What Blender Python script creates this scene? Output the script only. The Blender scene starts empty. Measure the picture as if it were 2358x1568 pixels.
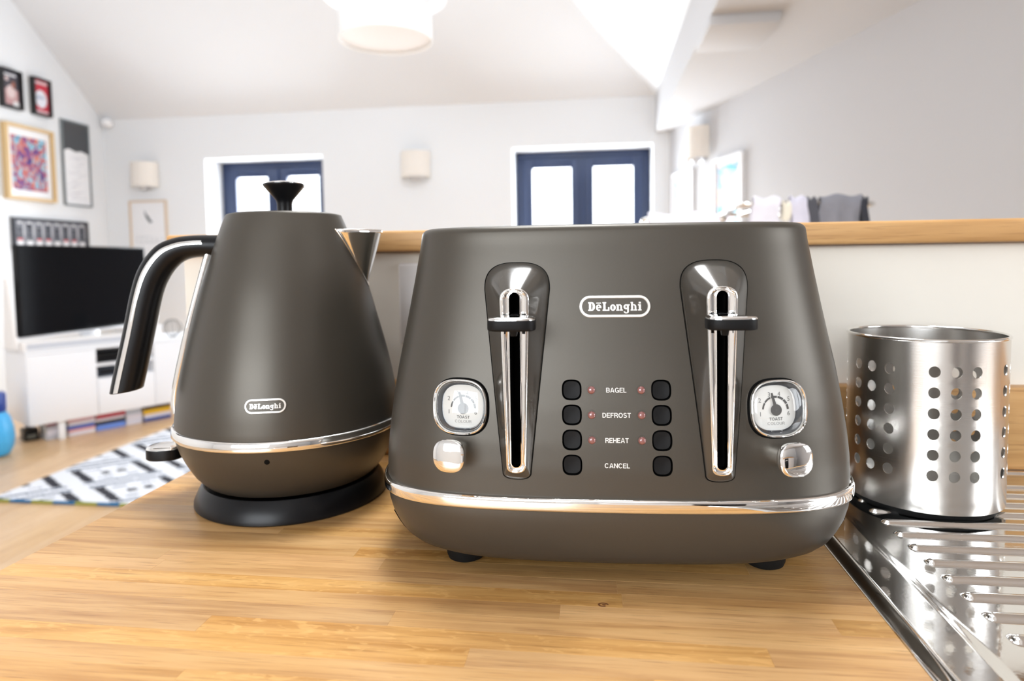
import bpy, bmesh, math, random
import numpy as np
from mathutils import Vector, Matrix
from mathutils.bvhtree import BVHTree

PI = math.pi
SC = bpy.context.scene
COL = SC.collection
random.seed(7)

# ------------------------------------------------------------------ camera, world, lights, exposure
def make_camera():
    cd = bpy.data.cameras.new('camera')
    cd.sensor_width = 36.0
    cd.lens = 36.0 * 1500.0 / 2358.0
    cd.shift_y = -94.0 / 2358.0
    cd.clip_start = 0.02
    cd.clip_end = 100
    cd.dof.use_dof = True
    cd.dof.focus_distance = 0.42
    cd.dof.aperture_fstop = 6.6
    cam = bpy.data.objects.new('camera', cd)
    COL.objects.link(cam)
    cam.matrix_world = (Matrix.Translation((0, 0, 0.2)) @ Matrix.Rotation(math.radians(7.3), 4, 'Z')
                        @ Matrix.Rotation(math.radians(90 - 3.434), 4, 'X') @ Matrix.Rotation(math.radians(-0.8), 4, 'Z'))
    SC.camera = cam
make_camera()

SC.view_settings.view_transform = 'Standard'
SC.view_settings.look = 'None'
SC.view_settings.gamma = 1.0
SC.view_settings.use_curve_mapping = False
SC.view_settings.exposure = 0.40
SC.cycles.use_denoising = True
SC.cycles.max_bounces = 10
SC.cycles.diffuse_bounces = 5
SC.cycles.sample_clamp_indirect = 8.0
SC.cycles.caustics_reflective = False
SC.cycles.caustics_refractive = False

world = bpy.data.worlds.new('sky')
SC.world = world
world.use_nodes = True
bg = world.node_tree.nodes['Background']
bg.inputs[0].default_value = (0.86, 0.93, 1.0, 1)
bg.inputs[1].default_value = 3.2

def area(name, loc, target, sx, sy, power, color=(1, 1, 1)):
    ld = bpy.data.lights.new(name, 'AREA')
    ld.shape = 'RECTANGLE'; ld.size = sx; ld.size_y = sy; ld.energy = power; ld.color = color
    o = bpy.data.objects.new(name, ld); COL.objects.link(o)
    o.location = loc
    d = Vector(target) - Vector(loc)
    o.rotation_euler = d.to_track_quat('-Z', 'Y').to_euler()
    return o
# daylight entering through the openings of the room
area('daylight_rear_window', (-1.15, -2.93, 0.85), (-1.0, 0.6, 0.6), 2.3, 1.35, 52, (0.92, 0.96, 1.0))
area('daylight_side_window', (2.30, -0.42, 0.60), (0.0, 0.45, 0.1), 1.1, 0.9, 16, (0.95, 0.97, 1.0))
area('daylight_roof_window_kitchen', (-0.03, 1.05, 2.38), (-0.10, 0.85, 0.0), 0.80, 1.05, 44, (0.96, 0.98, 1.0))
area('daylight_roof_window_lounge', (-0.62, 3.0, 2.55), (-1.6, 3.2, -0.9), 0.95, 0.95, 16, (0.95, 0.98, 1.0))
area('daylight_garden_door_one', (-0.1, 5.98, 0.15), (-0.3, 0.0, -0.2), 1.0, 1.9, 112, (0.93, 0.97, 1.0))
area('daylight_garden_door_two', (-2.93, 5.98, 0.15), (-2.6, 0.0, -0.2), 1.0, 1.9, 112, (0.93, 0.97, 1.0))

# ------------------------------------------------------------------ helpers
def thing(name, label, cat, loc=(0, 0, 0), rotz=0.0, group=None):
    o = bpy.data.objects.new(name, None); COL.objects.link(o)
    o.location = loc; o.rotation_euler = (0, 0, rotz)
    o.empty_display_size = 0.05
    o['label'] = label; o['category'] = cat
    if group: o['group'] = group
    return o
def tag(o, label, cat, group=None):
    o['label'] = label; o['category'] = cat
    if group: o['group'] = group
    return o
def mk(name, V, Fc, m=None, parent=None, smooth=None, mats=None, fm=None):
    me = bpy.data.meshes.new(name)
    me.from_pydata([tuple(map(float, v)) for v in V], [], Fc)
    if mats:
        for x in mats: me.materials.append(x)
        if fm: me.polygons.foreach_set('material_index', fm)
    elif m: me.materials.append(m)
    fin(me, smooth)
    o = bpy.data.objects.new(name, me); COL.objects.link(o)
    if parent is not None: o.parent = parent
    return o
def fin(me, smooth):
    me.validate()
    bm = bmesh.new(); bm.from_mesh(me); bmesh.ops.recalc_face_normals(bm, faces=bm.faces); bm.to_mesh(me); bm.free()
    if smooth is not None:
        me.polygons.foreach_set('use_smooth', [True] * len(me.polygons))
        me.set_sharp_from_angle(angle=math.radians(smooth))
    me.update()
def from_bm(name, bm, m=None, parent=None, smooth=None):
    me = bpy.data.meshes.new(name); bm.to_mesh(me); bm.free()
    if m: me.materials.append(m)
    fin(me, smooth)
    o = bpy.data.objects.new(name, me); COL.objects.link(o)
    if parent is not None: o.parent = parent
    return o
def struct(o):
    o['kind'] = 'structure'; return o
def bx(bm, a, b, bev=0.0, seg=2, M=None):
    r = bmesh.ops.create_cube(bm, size=1.0)
    vs = r['verts']
    for v in vs:
        v.co = Vector(((a[0] + b[0]) / 2 + v.co.x * (b[0] - a[0]), (a[1] + b[1]) / 2 + v.co.y * (b[1] - a[1]), (a[2] + b[2]) / 2 + v.co.z * (b[2] - a[2])))
    if bev > 0:
        es = list({e for v in vs for e in v.link_edges})
        g = bmesh.ops.bevel(bm, geom=es, offset=bev, segments=seg, affect='EDGES', profile=0.5)
        vs = list({v for f in g['faces'] for v in f.verts} | {v for v in vs if v.is_valid})
    if M is not None:
        for v in vs:
            v.co = M @ v.co
    return vs
def box(name, a, b, m, parent=None, bev=0.0, seg=2, M=None, smooth=40):
    bm = bmesh.new(); bx(bm, a, b, bev, seg, M)
    return from_bm(name, bm, m, parent, smooth if bev else None)
def loft(rings, cap0=True, cap1=True, closed=True):
    V = []; Fc = []
    n = len(rings[0])
    for r in rings: V += list(r)
    for i in range(len(rings) - 1):
        for j in range(n if closed else n - 1):
            k = (j + 1) % n
            Fc.append((i * n + j, i * n + k, (i + 1) * n + k, (i + 1) * n + j))
    if cap0: Fc.append(tuple(range(n))[::-1])
    if cap1: Fc.append(tuple(range((len(rings) - 1) * n, len(rings) * n)))
    return V, Fc
def lathe(prof, n=96, c=(0, 0)):
    rings = [[(c[0] + r * math.cos(2 * PI * j / n), c[1] + r * math.sin(2 * PI * j / n), z) for j in range(n)] for r, z in prof]
    return loft(rings)
def lathe_obj(name, prof, m, parent=None, n=96, smooth=35, c=(0, 0), cap0=True, cap1=True):
    rings = [[(c[0] + r * math.cos(2 * PI * j / n), c[1] + r * math.sin(2 * PI * j / n), z) for j in range(n)] for r, z in prof]
    V, Fc = loft(rings, cap0, cap1)
    return mk(name, V, Fc, m, parent, smooth)
def sweep(path, sect, up=(0, 1, 0), scales=None):
    """sect: list of (a,b) in frame (side=up, normal=tangent x up)."""
    rings = []
    P = [Vector(p) for p in path]
    for i, p in enumerate(P):
        t = (P[min(i + 1, len(P) - 1)] - P[max(i - 1, 0)]).normalized()
        u = Vector(up); u = (u - u.dot(t) * t).normalized(); nrm = t.cross(u)
        s = scales[i] if scales else 1
        if not isinstance(s, tuple): s = (s, s)
        rings.append([p + u * a * s[0] + nrm * b * s[1] for a, b in sect])
    return loft(rings)
def circ(r, n=12):
    return [(r * math.cos(2 * PI * i / n), r * math.sin(2 * PI * i / n)) for i in range(n)]
def tube(name, path, r, m, parent=None, n=12, up=(0, 1, 0)):
    V, Fc = sweep(path, circ(r, n), up)
    return mk(name, V, Fc, m, parent, 50)
def spline(pts, n=8):
    P = [Vector(p) for p in pts]; out = []
    for i in range(len(P) - 1):
        p0 = P[max(i - 1, 0)]; p1 = P[i]; p2 = P[i + 1]; p3 = P[min(i + 2, len(P) - 1)]
        for k in range(n):
            t = k / n
            out.append(0.5 * ((2 * p1) + (p2 - p0) * t + (2 * p0 - 5 * p1 + 4 * p2 - p3) * t * t + (3 * p1 - p0 - 3 * p2 + p3) * t ** 3))
    out.append(P[-1]); return out
def sq(w, h, n=3.0, N=64):
    """superellipse outline, half sizes w,h"""
    o = []
    for i in range(N):
        t = 2 * PI * i / N; c, s = math.cos(t), math.sin(t)
        o.append((w * math.copysign(abs(c) ** (2 / n), c), h * math.copysign(abs(s) ** (2 / n), s)))
    return o
def stad(w, h, N=32):
    """horizontal pill outline, half sizes w,h"""
    o = []
    for i in range(N):
        t = -PI / 2 + PI * i / (N - 1); o.append((w - h + h * math.cos(t), h * math.sin(t)))
    for i in range(N):
        t = PI / 2 + PI * i / (N - 1); o.append((-(w - h) + h * math.cos(t), h * math.sin(t)))
    return o

class G2:
    """tiny 2-D shape collector for hand drawn letters"""
    def __init__(s): s.V = []; s.F = []
    def poly(s, pts):
        n = len(s.V); s.V += [tuple(p) for p in pts]; s.F.append(tuple(range(n, n + len(pts))))
    def rect(s, a, b, c, d): s.poly([(a, b), (c, b), (c, d), (a, d)])
    def arc(s, cx, cy, rx, ry, ix, iy, a0, a1, n=14):
        for i in range(n):
            t0 = math.radians(a0 + (a1 - a0) * i / n); t1 = math.radians(a0 + (a1 - a0) * (i + 1) / n)
            s.poly([(cx + ix * math.cos(t0), cy + iy * math.sin(t0)), (cx + rx * math.cos(t0), cy + ry * math.sin(t0)),
                    (cx + rx * math.cos(t1), cy + ry * math.sin(t1)), (cx + ix * math.cos(t1), cy + iy * math.sin(t1))])
# ------------------------------------------------------------------ materials
def nt(name):
    m = bpy.data.materials.new(name); m.use_nodes = True
    t = m.node_tree; return m, t, t.nodes['Principled BSDF']
def mat(name, col, rough=0.5, metal=0.0, spec=0.5, noise=0.0, nscale=50, bump=0.0, bscale=200, sheen=0.0, coat=0.0, emit=None):
    m, t, p = nt(name)
    p.inputs['Base Color'].default_value = (*col, 1); p.inputs['Roughness'].default_value = rough
    p.inputs['Metallic'].default_value = metal; p.inputs['Specular IOR Level'].default_value = spec
    if coat: p.inputs['Coat Weight'].default_value = coat; p.inputs['Coat Roughness'].default_value = 0.1
    if sheen: p.inputs['Sheen Weight'].default_value = sheen
    if emit: p.inputs['Emission Color'].default_value = (*emit[0], 1); p.inputs['Emission Strength'].default_value = emit[1]
    tc = t.nodes.new('ShaderNodeTexCoord')
    if noise:
        nz = t.nodes.new('ShaderNodeTexNoise'); nz.inputs['Scale'].default_value = nscale; nz.inputs['Detail'].default_value = 4
        t.links.new(tc.outputs['Object'], nz.inputs['Vector'])
        mx = t.nodes.new('ShaderNodeMix'); mx.data_type = 'RGBA'
        mx.inputs[6].default_value = (*[c * (1 - noise) for c in col], 1); mx.inputs[7].default_value = (*[min(1, c * (1 + noise)) for c in col], 1)
        t.links.new(nz.outputs['Fac'], mx.inputs[0]); t.links.new(mx.outputs[2], p.inputs['Base Color'])
    if bump:
        nb = t.nodes.new('ShaderNodeTexNoise'); nb.inputs['Scale'].default_value = bscale; nb.inputs['Detail'].default_value = 2
        t.links.new(tc.outputs['Object'], nb.inputs['Vector'])
        b = t.nodes.new('ShaderNodeBump'); b.inputs['Strength'].default_value = bump; b.inputs['Distance'].default_value = 0.001
        t.links.new(nb.outputs['Fac'], b.inputs['Height']); t.links.new(b.outputs['Normal'], p.inputs['Normal'])
    return m
def glass(name, tint=(1, 1, 1), refl=1.0, rough=0.0):
    m = bpy.data.materials.new(name); m.use_nodes = True; t = m.node_tree
    for n in list(t.nodes): t.nodes.remove(n)
    out = t.nodes.new('ShaderNodeOutputMaterial'); tr = t.nodes.new('ShaderNodeBsdfTransparent'); gl = t.nodes.new('ShaderNodeBsdfGlossy')
    tr.inputs[0].default_value = (*tint, 1); gl.inputs['Roughness'].default_value = rough
    lw = t.nodes.new('ShaderNodeLayerWeight'); lw.inputs[0].default_value = 0.5
    pw_ = t.nodes.new('ShaderNodeMath'); pw_.operation = 'POWER'; pw_.inputs[1].default_value = 5.0; t.links.new(lw.outputs['Facing'], pw_.inputs[0])
    fr = t.nodes.new('ShaderNodeMath'); fr.operation = 'MULTIPLY_ADD'; fr.inputs[1].default_value = 0.96; fr.inputs[2].default_value = 0.04; t.links.new(pw_.outputs[0], fr.inputs[0])
    ml = t.nodes.new('ShaderNodeMath'); ml.operation = 'MULTIPLY'; ml.inputs[1].default_value = refl; ml.use_clamp = True
    mx = t.nodes.new('ShaderNodeMixShader')
    t.links.new(fr.outputs[0], ml.inputs[0]); t.links.new(ml.outputs[0], mx.inputs[0]); t.links.new(tr.outputs[0], mx.inputs[1]); t.links.new(gl.outputs[0], mx.inputs[2])
    t.links.new(mx.outputs[0], out.inputs[0]); return m
def wood(name, cols, axis='X', scale=1.0, rough=0.4, coat=0.0, fleck=0.5, bump=0.25, tonevar=1.0):
    """oak: grain runs along axis; each object gets its own offset and tone"""
    m, t, p = nt(name)
    N = t.nodes.new; L = t.links.new
    tc = N('ShaderNodeTexCoord'); oi = N('ShaderNodeObjectInfo')
    mul = N('ShaderNodeVectorMath'); mul.operation = 'SCALE'; mul.inputs['Scale'].default_value = 37.0
    cr = N('ShaderNodeCombineXYZ'); L(oi.outputs['Random'], cr.inputs[0]); L(oi.outputs['Random'], cr.inputs[1]); L(oi.outputs['Random'], cr.inputs[2])
    L(cr.outputs[0], mul.inputs[0])
    add = N('ShaderNodeVectorMath'); L(tc.outputs['Object'], add.inputs[0]); L(mul.outputs[0], add.inputs[1])
    def grain(sl, sc, detail, dist=0.0):
        mp = N('ShaderNodeMapping'); L(add.outputs[0], mp.inputs[0])
        s = [sc * scale] * 3; s['XYZ'.index(axis)] = sl * scale
        mp.inputs['Scale'].default_value = s
        nz = N('ShaderNodeTexNoise'); nz.inputs['Scale'].default_value = 1; nz.inputs['Detail'].default_value = detail; nz.inputs['Distortion'].default_value = dist
        L(mp.outputs[0], nz.inputs['Vector']); return nz.outputs['Fac']
    g1 = grain(7, 120, 6, 0.5)
    ramp = N('ShaderNodeValToRGB'); e = ramp.color_ramp.elements
    e[0].position = 0.3; e[0].color = (*cols[0], 1); e[1].position = 0.72; e[1].color = (*cols[2], 1)
    x = ramp.color_ramp.elements.new(0.5); x.color = (*cols[1], 1)
    L(g1, ramp.inputs[0])
    # fine pores
    g2 = grain(32, 800, 3, 0.2)
    r2 = N('ShaderNodeMapRange'); r2.inputs[1].default_value = 0.56; r2.inputs[2].default_value = 0.74; r2.inputs[3].default_value = 0.0; r2.inputs[4].default_value = 0.55
    L(g2, r2.inputs[0])
    mx = N('ShaderNodeMix'); mx.data_type = 'RGBA'; L(r2.outputs[0], mx.inputs[0]); L(ramp.outputs[0], mx.inputs[6]); mx.inputs[7].default_value = (cols[0][0] * .55, cols[0][1] * .45, cols[0][2] * .35, 1)
    # medullary flecks
    g3 = grain(70, 210, 2, 1.2)
    r3 = N('ShaderNodeMapRange'); r3.inputs[1].default_value = 0.56; r3.inputs[2].default_value = 0.66; r3.inputs[3].default_value = 0.0; r3.inputs[4].default_value = 1.0
    L(g3, r3.inputs[0])
    sel = N('ShaderNodeMath'); sel.operation = 'FRACT'; m17 = N('ShaderNodeMath'); m17.operation = 'MULTIPLY'; m17.inputs[1].default_value = 17.31
    L(oi.outputs['Random'], m17.inputs[0]); L(m17.outputs[0], sel.inputs[0])
    gt = N('ShaderNodeMath'); gt.operation = 'GREATER_THAN'; gt.inputs[1].default_value = 0.68; L(sel.outputs[0], gt.inputs[0])
    fm = N('ShaderNodeMath'); fm.operation = 'MULTIPLY'; L(r3.outputs[0], fm.inputs[0]); L(gt.outputs[0], fm.inputs[1])
    fm2 = N('ShaderNodeMath'); fm2.operation = 'MULTIPLY'; L(fm.outputs[0], fm2.inputs[0]); fm2.inputs[1].default_value = fleck
    mf = N('ShaderNodeMix'); mf.data_type = 'RGBA'; L(fm2.outputs[0], mf.inputs[0]); L(mx.outputs[2], mf.inputs[6]); mf.inputs[7].default_value = (*[min(1, c * 1.12) for c in cols[2]], 1)
    # tone per piece
    tr = N('ShaderNodeMapRange'); tr.inputs[3].default_value = 1 - 0.20 * tonevar; tr.inputs[4].default_value = 1 + 0.13 * tonevar; L(oi.outputs['Random'], tr.inputs[0])
    hs = N('ShaderNodeHueSaturation'); L(tr.outputs[0], hs.inputs['Value']); L(mf.outputs[2], hs.inputs['Color'])
    sr = N('ShaderNodeMapRange'); sr.inputs[3].default_value = 1 - .1 * tonevar; sr.inputs[4].default_value = 1 + .1 * tonevar; L(sel.outputs[0], sr.inputs[0]); L(sr.outputs[0], hs.inputs['Saturation'])
    L(hs.outputs[0], p.inputs['Base Color'])
    p.inputs['Roughness'].default_value = rough
    if coat: p.inputs['Coat Weight'].default_value = coat; p.inputs['Coat Roughness'].default_value = 0.22
    b = N('ShaderNodeBump'); b.inputs['Strength'].default_value = bump; b.inputs['Distance'].default_value = 0.0004
    L(g2, b.inputs['Height']); L(b.outputs['Normal'], p.inputs['Normal'])
    return m

M = {}
M['wall'] = mat('white_wall_paint', (0.785, 0.808, 0.835), 0.85, bump=0.08, bscale=90)
M['wall_grey'] = mat('pale_grey_wall_paint_and_shade', (0.55, 0.555, 0.575), 0.85, bump=0.08, bscale=90)  # right wall's own grey; on the low ceiling it paints in shade
M['wall_cream'] = mat('cream_wall_paint', (0.80, 0.755, 0.675), 0.85, noise=0.03, nscale=14, bump=0.25, bscale=60)
M['ceil'] = mat('white_ceiling_paint', (0.745, 0.768, 0.80), 0.9)
M['white'] = mat('white_lacquer', (0.86, 0.87, 0.9), 0.35)
M['whitesatin'] = mat('white_plastic', (0.88, 0.86, 0.85), 0.3)
M['black'] = mat('black_plastic', (0.005, 0.005, 0.006), 0.32, spec=0.25)
M['blackmatte'] = mat('matte_black_rubber', (0.006, 0.006, 0.006), 0.6, spec=0.2)
M['void'] = mat('unlit_black_cavity', (0.004, 0.004, 0.004), 0.8, spec=0.1)
M['chrome'] = mat('polished_chrome', (0.93, 0.92, 0.90), 0.035, 1.0)
M['satin'] = mat('satin_bronze_grey_enamel', (0.079, 0.070, 0.057), 0.37, 0.50, noise=0.04, nscale=900, bump=0.02, bscale=3500)
M['satindark'] = M['satin']
M['gloss'] = mat('glossy_bronze_grey_plastic', (0.075, 0.068, 0.058), 0.20, 0.3, coat=0.7)
M['button'] = mat('charcoal_button_plastic', (0.0045, 0.0045, 0.005), 0.5, spec=0.2)
M['print'] = mat('white_print', (0.93, 0.90, 0.86), 0.5)
M['badge'] = mat('badge_polished_white_metal', (0.95, 0.93, 0.89), 0.25, 0.5)
M['dial'] = mat('dial_face_white', (0.90, 0.88, 0.84), 0.5)
M['ink'] = mat('grey_dial_ink', (0.09, 0.085, 0.08), 0.5)
M['inkmid'] = mat('mid_grey_dial_ink', (0.20, 0.19, 0.18), 0.5)
M['inklight'] = mat('pale_dial_ink', (0.45, 0.43, 0.41), 0.5)
M['smoke'] = mat('dark_grey_glossy_dial_wall', (0.10, 0.105, 0.115), 0.12, 0.3)
M['red_led'] = mat('unlit_red_indicator_lens', (0.26, 0.10, 0.09), 0.08, coat=1.0)
M['glass'] = glass('clear_glass', (0.97, 0.98, 0.98), 1.6)
M['picglass'] = glass('picture_glass', (1, 1, 1), 0.12)
M['pane'] = glass('window_glass', (1, 1, 1), 0.6)
M['steel'] = mat('polished_stainless_steel', (0.78, 0.77, 0.75), 0.06, 1.0, bump=0.02, bscale=300)
M['navy'] = mat('navy_painted_frame', (0.014, 0.030, 0.085), 0.4)
M['linen'] = mat('linen_lampshade', (0.80, 0.76, 0.71), 0.9, noise=0.05, nscale=400)
M['tvscreen'] = mat('tv_screen_glass', (0.003, 0.003, 0.004), 0.12, spec=0.06)
M['silver'] = mat('silver_plastic', (0.62, 0.62, 0.64), 0.3, 0.6)
M['oak'] = wood('oiled_oak_staves', ((0.455, 0.228, 0.076), (0.61, 0.342, 0.130), (0.71, 0.430, 0.182)), 'X', 1.0, 0.36, coat=0.16, fleck=0.45, tonevar=0.7)
M['oakledge'] = wood('varnished_oak_ledge', ((0.48, 0.25, 0.085), (0.62, 0.345, 0.13), (0.72, 0.43, 0.18)), 'X', 0.7, 0.4, fleck=0.2, tonevar=0.2)
M['floorwood'] = wood('pale_oak_floor', ((0.56, 0.34, 0.165), (0.66, 0.43, 0.225), (0.72, 0.50, 0.285)), 'Y', 0.35, 0.33, coat=0.15, fleck=0.2, tonevar=0.45)
M['framewood'] = mat('pale_wood_frame', (0.66, 0.47, 0.24), 0.5, noise=0.08, nscale=60)
M['lightwood'] = mat('light_wood_frame', (0.66, 0.53, 0.40), 0.5)
M['blackframe'] = mat('black_frame', (0.012, 0.012, 0.014), 0.35)
M['paper'] = mat('white_paper', (0.86, 0.87, 0.90), 0.7)
def brushed():
    m, t, p = nt('brushed_stainless_steel')
    p.inputs['Base Color'].default_value = (0.66, 0.645, 0.62, 1); p.inputs['Metallic'].default_value = 1
    p.inputs['Roughness'].default_value = 0.24
    tc = t.nodes.new('ShaderNodeTexCoord'); mp = t.nodes.new('ShaderNodeMapping'); mp.inputs['Scale'].default_value = (30, 30, 1800)
    nz = t.nodes.new('ShaderNodeTexNoise'); nz.inputs['Scale'].default_value = 1; nz.inputs['Detail'].default_value = 2
    b = t.nodes.new('ShaderNodeBump'); b.inputs['Strength'].default_value = 0.05; b.inputs['Distance'].default_value = 0.0005
    t.links.new(tc.outputs['Object'], mp.inputs[0]); t.links.new(mp.outputs[0], nz.inputs['Vector']); t.links.new(nz.outputs['Fac'], b.inputs['Height']); t.links.new(b.outputs['Normal'], p.inputs['Normal'])
    return m
M['brushed'] = brushed()
def cloth(name, c1, c2, sc=30):
    return mat(name, c1, 0.9, noise=0.12, nscale=sc, sheen=0.2)
_cc = {}
def flat(c, rough=0.55):
    k = tuple(round(x, 3) for x in c)
    if k not in _cc: _cc[k] = mat('colour_%d' % len(_cc), k, rough)
    return _cc[k]
def s2l(r, g, b):
    f = lambda v: (v / 255 / 12.92) if v / 255 <= 0.04045 else ((v / 255 + 0.055) / 1.055) ** 2.4
    return (f(r), f(g), f(b))

# ------------------------------------------------------------------ the room
FZ = -0.9          # floor level; the worktop surface is z = 0
XL, YF, YB = -4.52, 5.60, -3.0
CZ = 1.55          # eaves height
def quad_obj(name, polys, m, thick=None):
    V = []; Fc = []
    for p in polys:
        Fc.append(tuple(range(len(V), len(V) + len(p)))); V += p
    return struct(mk(name, V, Fc, m))
# floor
fl = struct(box('floor', (XL, YB, FZ - 0.06), (3.2, YF, FZ - 0.012), flat((0.35, 0.24, 0.14)), None))
pw, gap = 0.135, 0.0012
me_cache = {}
def plank(name, x0, y0, x1, y1, z0, z1, m, parent, bev):
    key = (name, round(x1 - x0, 4), round(y1 - y0, 4), m.name)
    if key not in me_cache:
        bm = bmesh.new(); w, h = (x1 - x0) / 2, (y1 - y0) / 2
        rings = [[(-w, -h, z0), (w, -h, z0), (w, h, z0), (-w, h, z0)], [(-w, -h, z1 - bev), (w, -h, z1 - bev), (w, h, z1 - bev), (-w, h, z1 - bev)],
                 [(-w + bev, -h + bev, z1), (w - bev, -h + bev, z1), (w - bev, h - bev, z1), (-w + bev, h - bev, z1)]]
        V, Fc = loft(rings)
        me = bpy.data.meshes.new(name); me.from_pydata(V, [], Fc); me.materials.append(m); bm.free(); me_cache[key] = me
    o = bpy.data.objects.new(name, me_cache[key]); COL.objects.link(o)
    o.location = ((x0 + x1) / 2, (y0 + y1) / 2, 0); o.parent = parent
    return o
x = XL + 0.01; row = 0
while x < 1.2:
    y = 0.85 - (0, .5, 1.05, .25, .8)[row % 5]
    while y < YF - 0.01:
        y1 = min(y + 1.35, YF - 0.005); ya = max(y, 0.82)
        if y1 - ya > 0.05:
            plank('floor_plank', x + gap / 2, ya + gap / 2, x + pw - gap / 2, y1 - gap / 2, FZ - 0.012, FZ, M['floorwood'], fl, 0.0012)
        y = y1 + 0.0
        if y1 >= YF - 0.006: break
    x += pw; row += 1
kf = struct(box('floor_kitchen', (XL, YB, FZ - 0.012), (3.2, 0.80, FZ), M['floorwood']))

# far wall with two garden door openings
D1 = (-0.70, 0.485); D2 = (-3.522, -2.40); DT = 1.163; WT = 0.34
bm = bmesh.new()
for a, b in (((XL - .1, YF, FZ - .05), (D2[0], YF + WT, 1.9)), ((D2[1], YF, FZ - .05), (D1[0], YF + WT, 1.9)), ((D1[1], YF, FZ - .05), (0.72, YF + WT, 1.9)),
             ((D2[0], YF, DT), (D2[1], YF + WT, 1.9)), ((D1[0], YF, DT), (D1[1], YF + WT, 1.9))):
    bx(bm, a, b)
struct(from_bm('wall_far', bm, M['wall']))
bm = bmesh.new()
bx(bm, (XL - 0.15, YB, FZ - .05), (XL, YF + .1, 3.3))
struct(from_bm('wall_left', bm, M['wall']))
# right wall, set obliquely
rwd = Vector((0.71, -2.61, 0)).normalized(); rwn = Vector((-rwd.y, rwd.x, 0))   # rwn points to +x side
RW0 = Vector((0.62, 5.6, 0))
def rw(s, off, z): return tuple(RW0 + rwd * s + rwn * off + Vector((0, 0, z)))
S1 = 9.0
SW0, SW1, SZ0, SZ1 = 5.65, 6.75, 0.12, 1.02      # window opening over the sink side
V = []; Fc = []
for sa, sb, za, zb in ((-.1, SW0, FZ - .05, 1.3), (SW1, S1, FZ - .05, 1.3), (SW0, SW1, FZ - .05, SZ0), (SW0, SW1, SZ1, 1.3)):
    v, f = loft([[rw(sa, 0, za), rw(sb, 0, za), rw(sb, .15, za), rw(sa, .15, za)], [rw(sa, 0, zb), rw(sb, 0, zb), rw(sb, .15, zb), rw(sa, .15, zb)]])
    Fc += [tuple(i + len(V) for i in q) for q in f]; V += v
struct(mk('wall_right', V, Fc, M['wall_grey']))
V, Fc = loft([[rw(SW0, .06, SZ0), rw(SW0 + .05, .06, SZ0), rw(SW0 + .05, .11, SZ0), rw(SW0, .11, SZ0)], [rw(SW0, .06, SZ1), rw(SW0 + .05, .06, SZ1), rw(SW0 + .05, .11, SZ1), rw(SW0, .11, SZ1)]])
w2 = struct(mk('window_2', V, Fc, M['white']))
for sa, sb, za, zb in ((SW1 - .05, SW1, SZ0, SZ1), (SW0 + .525, SW0 + .575, SZ0 + .05, SZ1 - .05), (SW0 + .05, SW1 - .05, SZ0, SZ0 + .05), (SW0 + .05, SW1 - .05, SZ1 - .05, SZ1)):
    V, Fc = loft([[rw(sa, .06, za), rw(sb, .06, za), rw(sb, .11, za), rw(sa, .11, za)], [rw(sa, .06, zb), rw(sb, .06, zb), rw(sb, .11, zb), rw(sa, .11, zb)]])
    mk('window_bar', V, Fc, M['white'], w2)
# rear wall behind the camera with a wide window and a side window
bm = bmesh.new()
W1 = (-2.3, 0.0, 0.15, 1.55)
bx(bm, (XL - .1, YB - .2, FZ - .05), (W1[0], YB, 3.3)); bx(bm, (W1[1], YB - .2, FZ - .05), (3.4, YB, 3.3))
bx(bm, (W1[0], YB - .2, FZ - .05), (W1[1], YB, W1[2])); bx(bm, (W1[0], YB - .2, W1[3]), (W1[1], YB, 3.3))

struct(from_bm('wall_rear', bm, M['wall']))
# vaulted ceiling: slope A over the far wall, slope B over the beam, flat crown, with two roof window openings in slope B
SL = 0.82; ZT = 3.2; run = (ZT - CZ) / SL; XB = 0.505
xt = XB - run; yt = YF - run
def slopeB(z): return XB - (z - CZ) / SL
polys = [[(XL, YF, CZ), (XB, YF, CZ), (xt, yt, ZT), (XL, yt, ZT)],
         [(XL, yt, ZT), (xt, yt, ZT), (xt, YB, ZT), (XL, YB, ZT)],
         [(XB, YF, CZ), (XB, yt, CZ), (xt, yt, ZT)]]
sky = [(0.50, 1.60), (2.50, 3.50)]; SKZ = [(1.78, 2.44), (2.02, 2.80)]
ys = [YB, sky[0][0], sky[0][1], sky[1][0], sky[1][1], yt]
for i in range(5):
    ya, yb = ys[i], ys[i + 1]
    z0, z1 = SKZ[(i - 1) // 2] if i in (1, 3) else (0, 0)
    bands = [(CZ, z0), (z1, ZT)] if i in (1, 3) else [(CZ, ZT)]
    for za, zb in bands:
        polys.append([(slopeB(za), ya, za), (slopeB(za), yb, za), (slopeB(zb), yb, zb), (slopeB(zb), ya, zb)])
for (ya, yb), (z0, z1) in zip(sky, SKZ):      # roof window reveals
    d = (0.12, 0.16)
    c = [(slopeB(z0), ya, z0), (slopeB(z0), yb, z0), (slopeB(z1), yb, z1), (slopeB(z1), ya, z1)]
    e = [(p[0] + d[0], p[1], p[2] + d[1]) for p in c]
    for k in range(4): polys.append([c[k], c[(k + 1) % 4], e[(k + 1) % 4], e[k]])
quad_obj('ceiling', polys, M['ceil'])
# lower flat ceiling with its dropped edge (the boxed beam)
bm = bmesh.new(); bx(bm, (XB, YB, 1.25), (3.3, YF, 1.70))
struct(from_bm('ceiling_low', bm, M['wall_grey']))  # grey colour stands in for the weaker light under this ceiling
bm = bmesh.new()
bx(bm, (XB - 0.004, 2.98, 1.206), (0.795, 3.36, 1.25), 0.002)
tag(from_bm('ceiling_panel', bm, M['wall_grey'], None, 40), 'white rectangular boxed panel fixed under the low ceiling beside the beam', 'ceiling panel')
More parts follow.
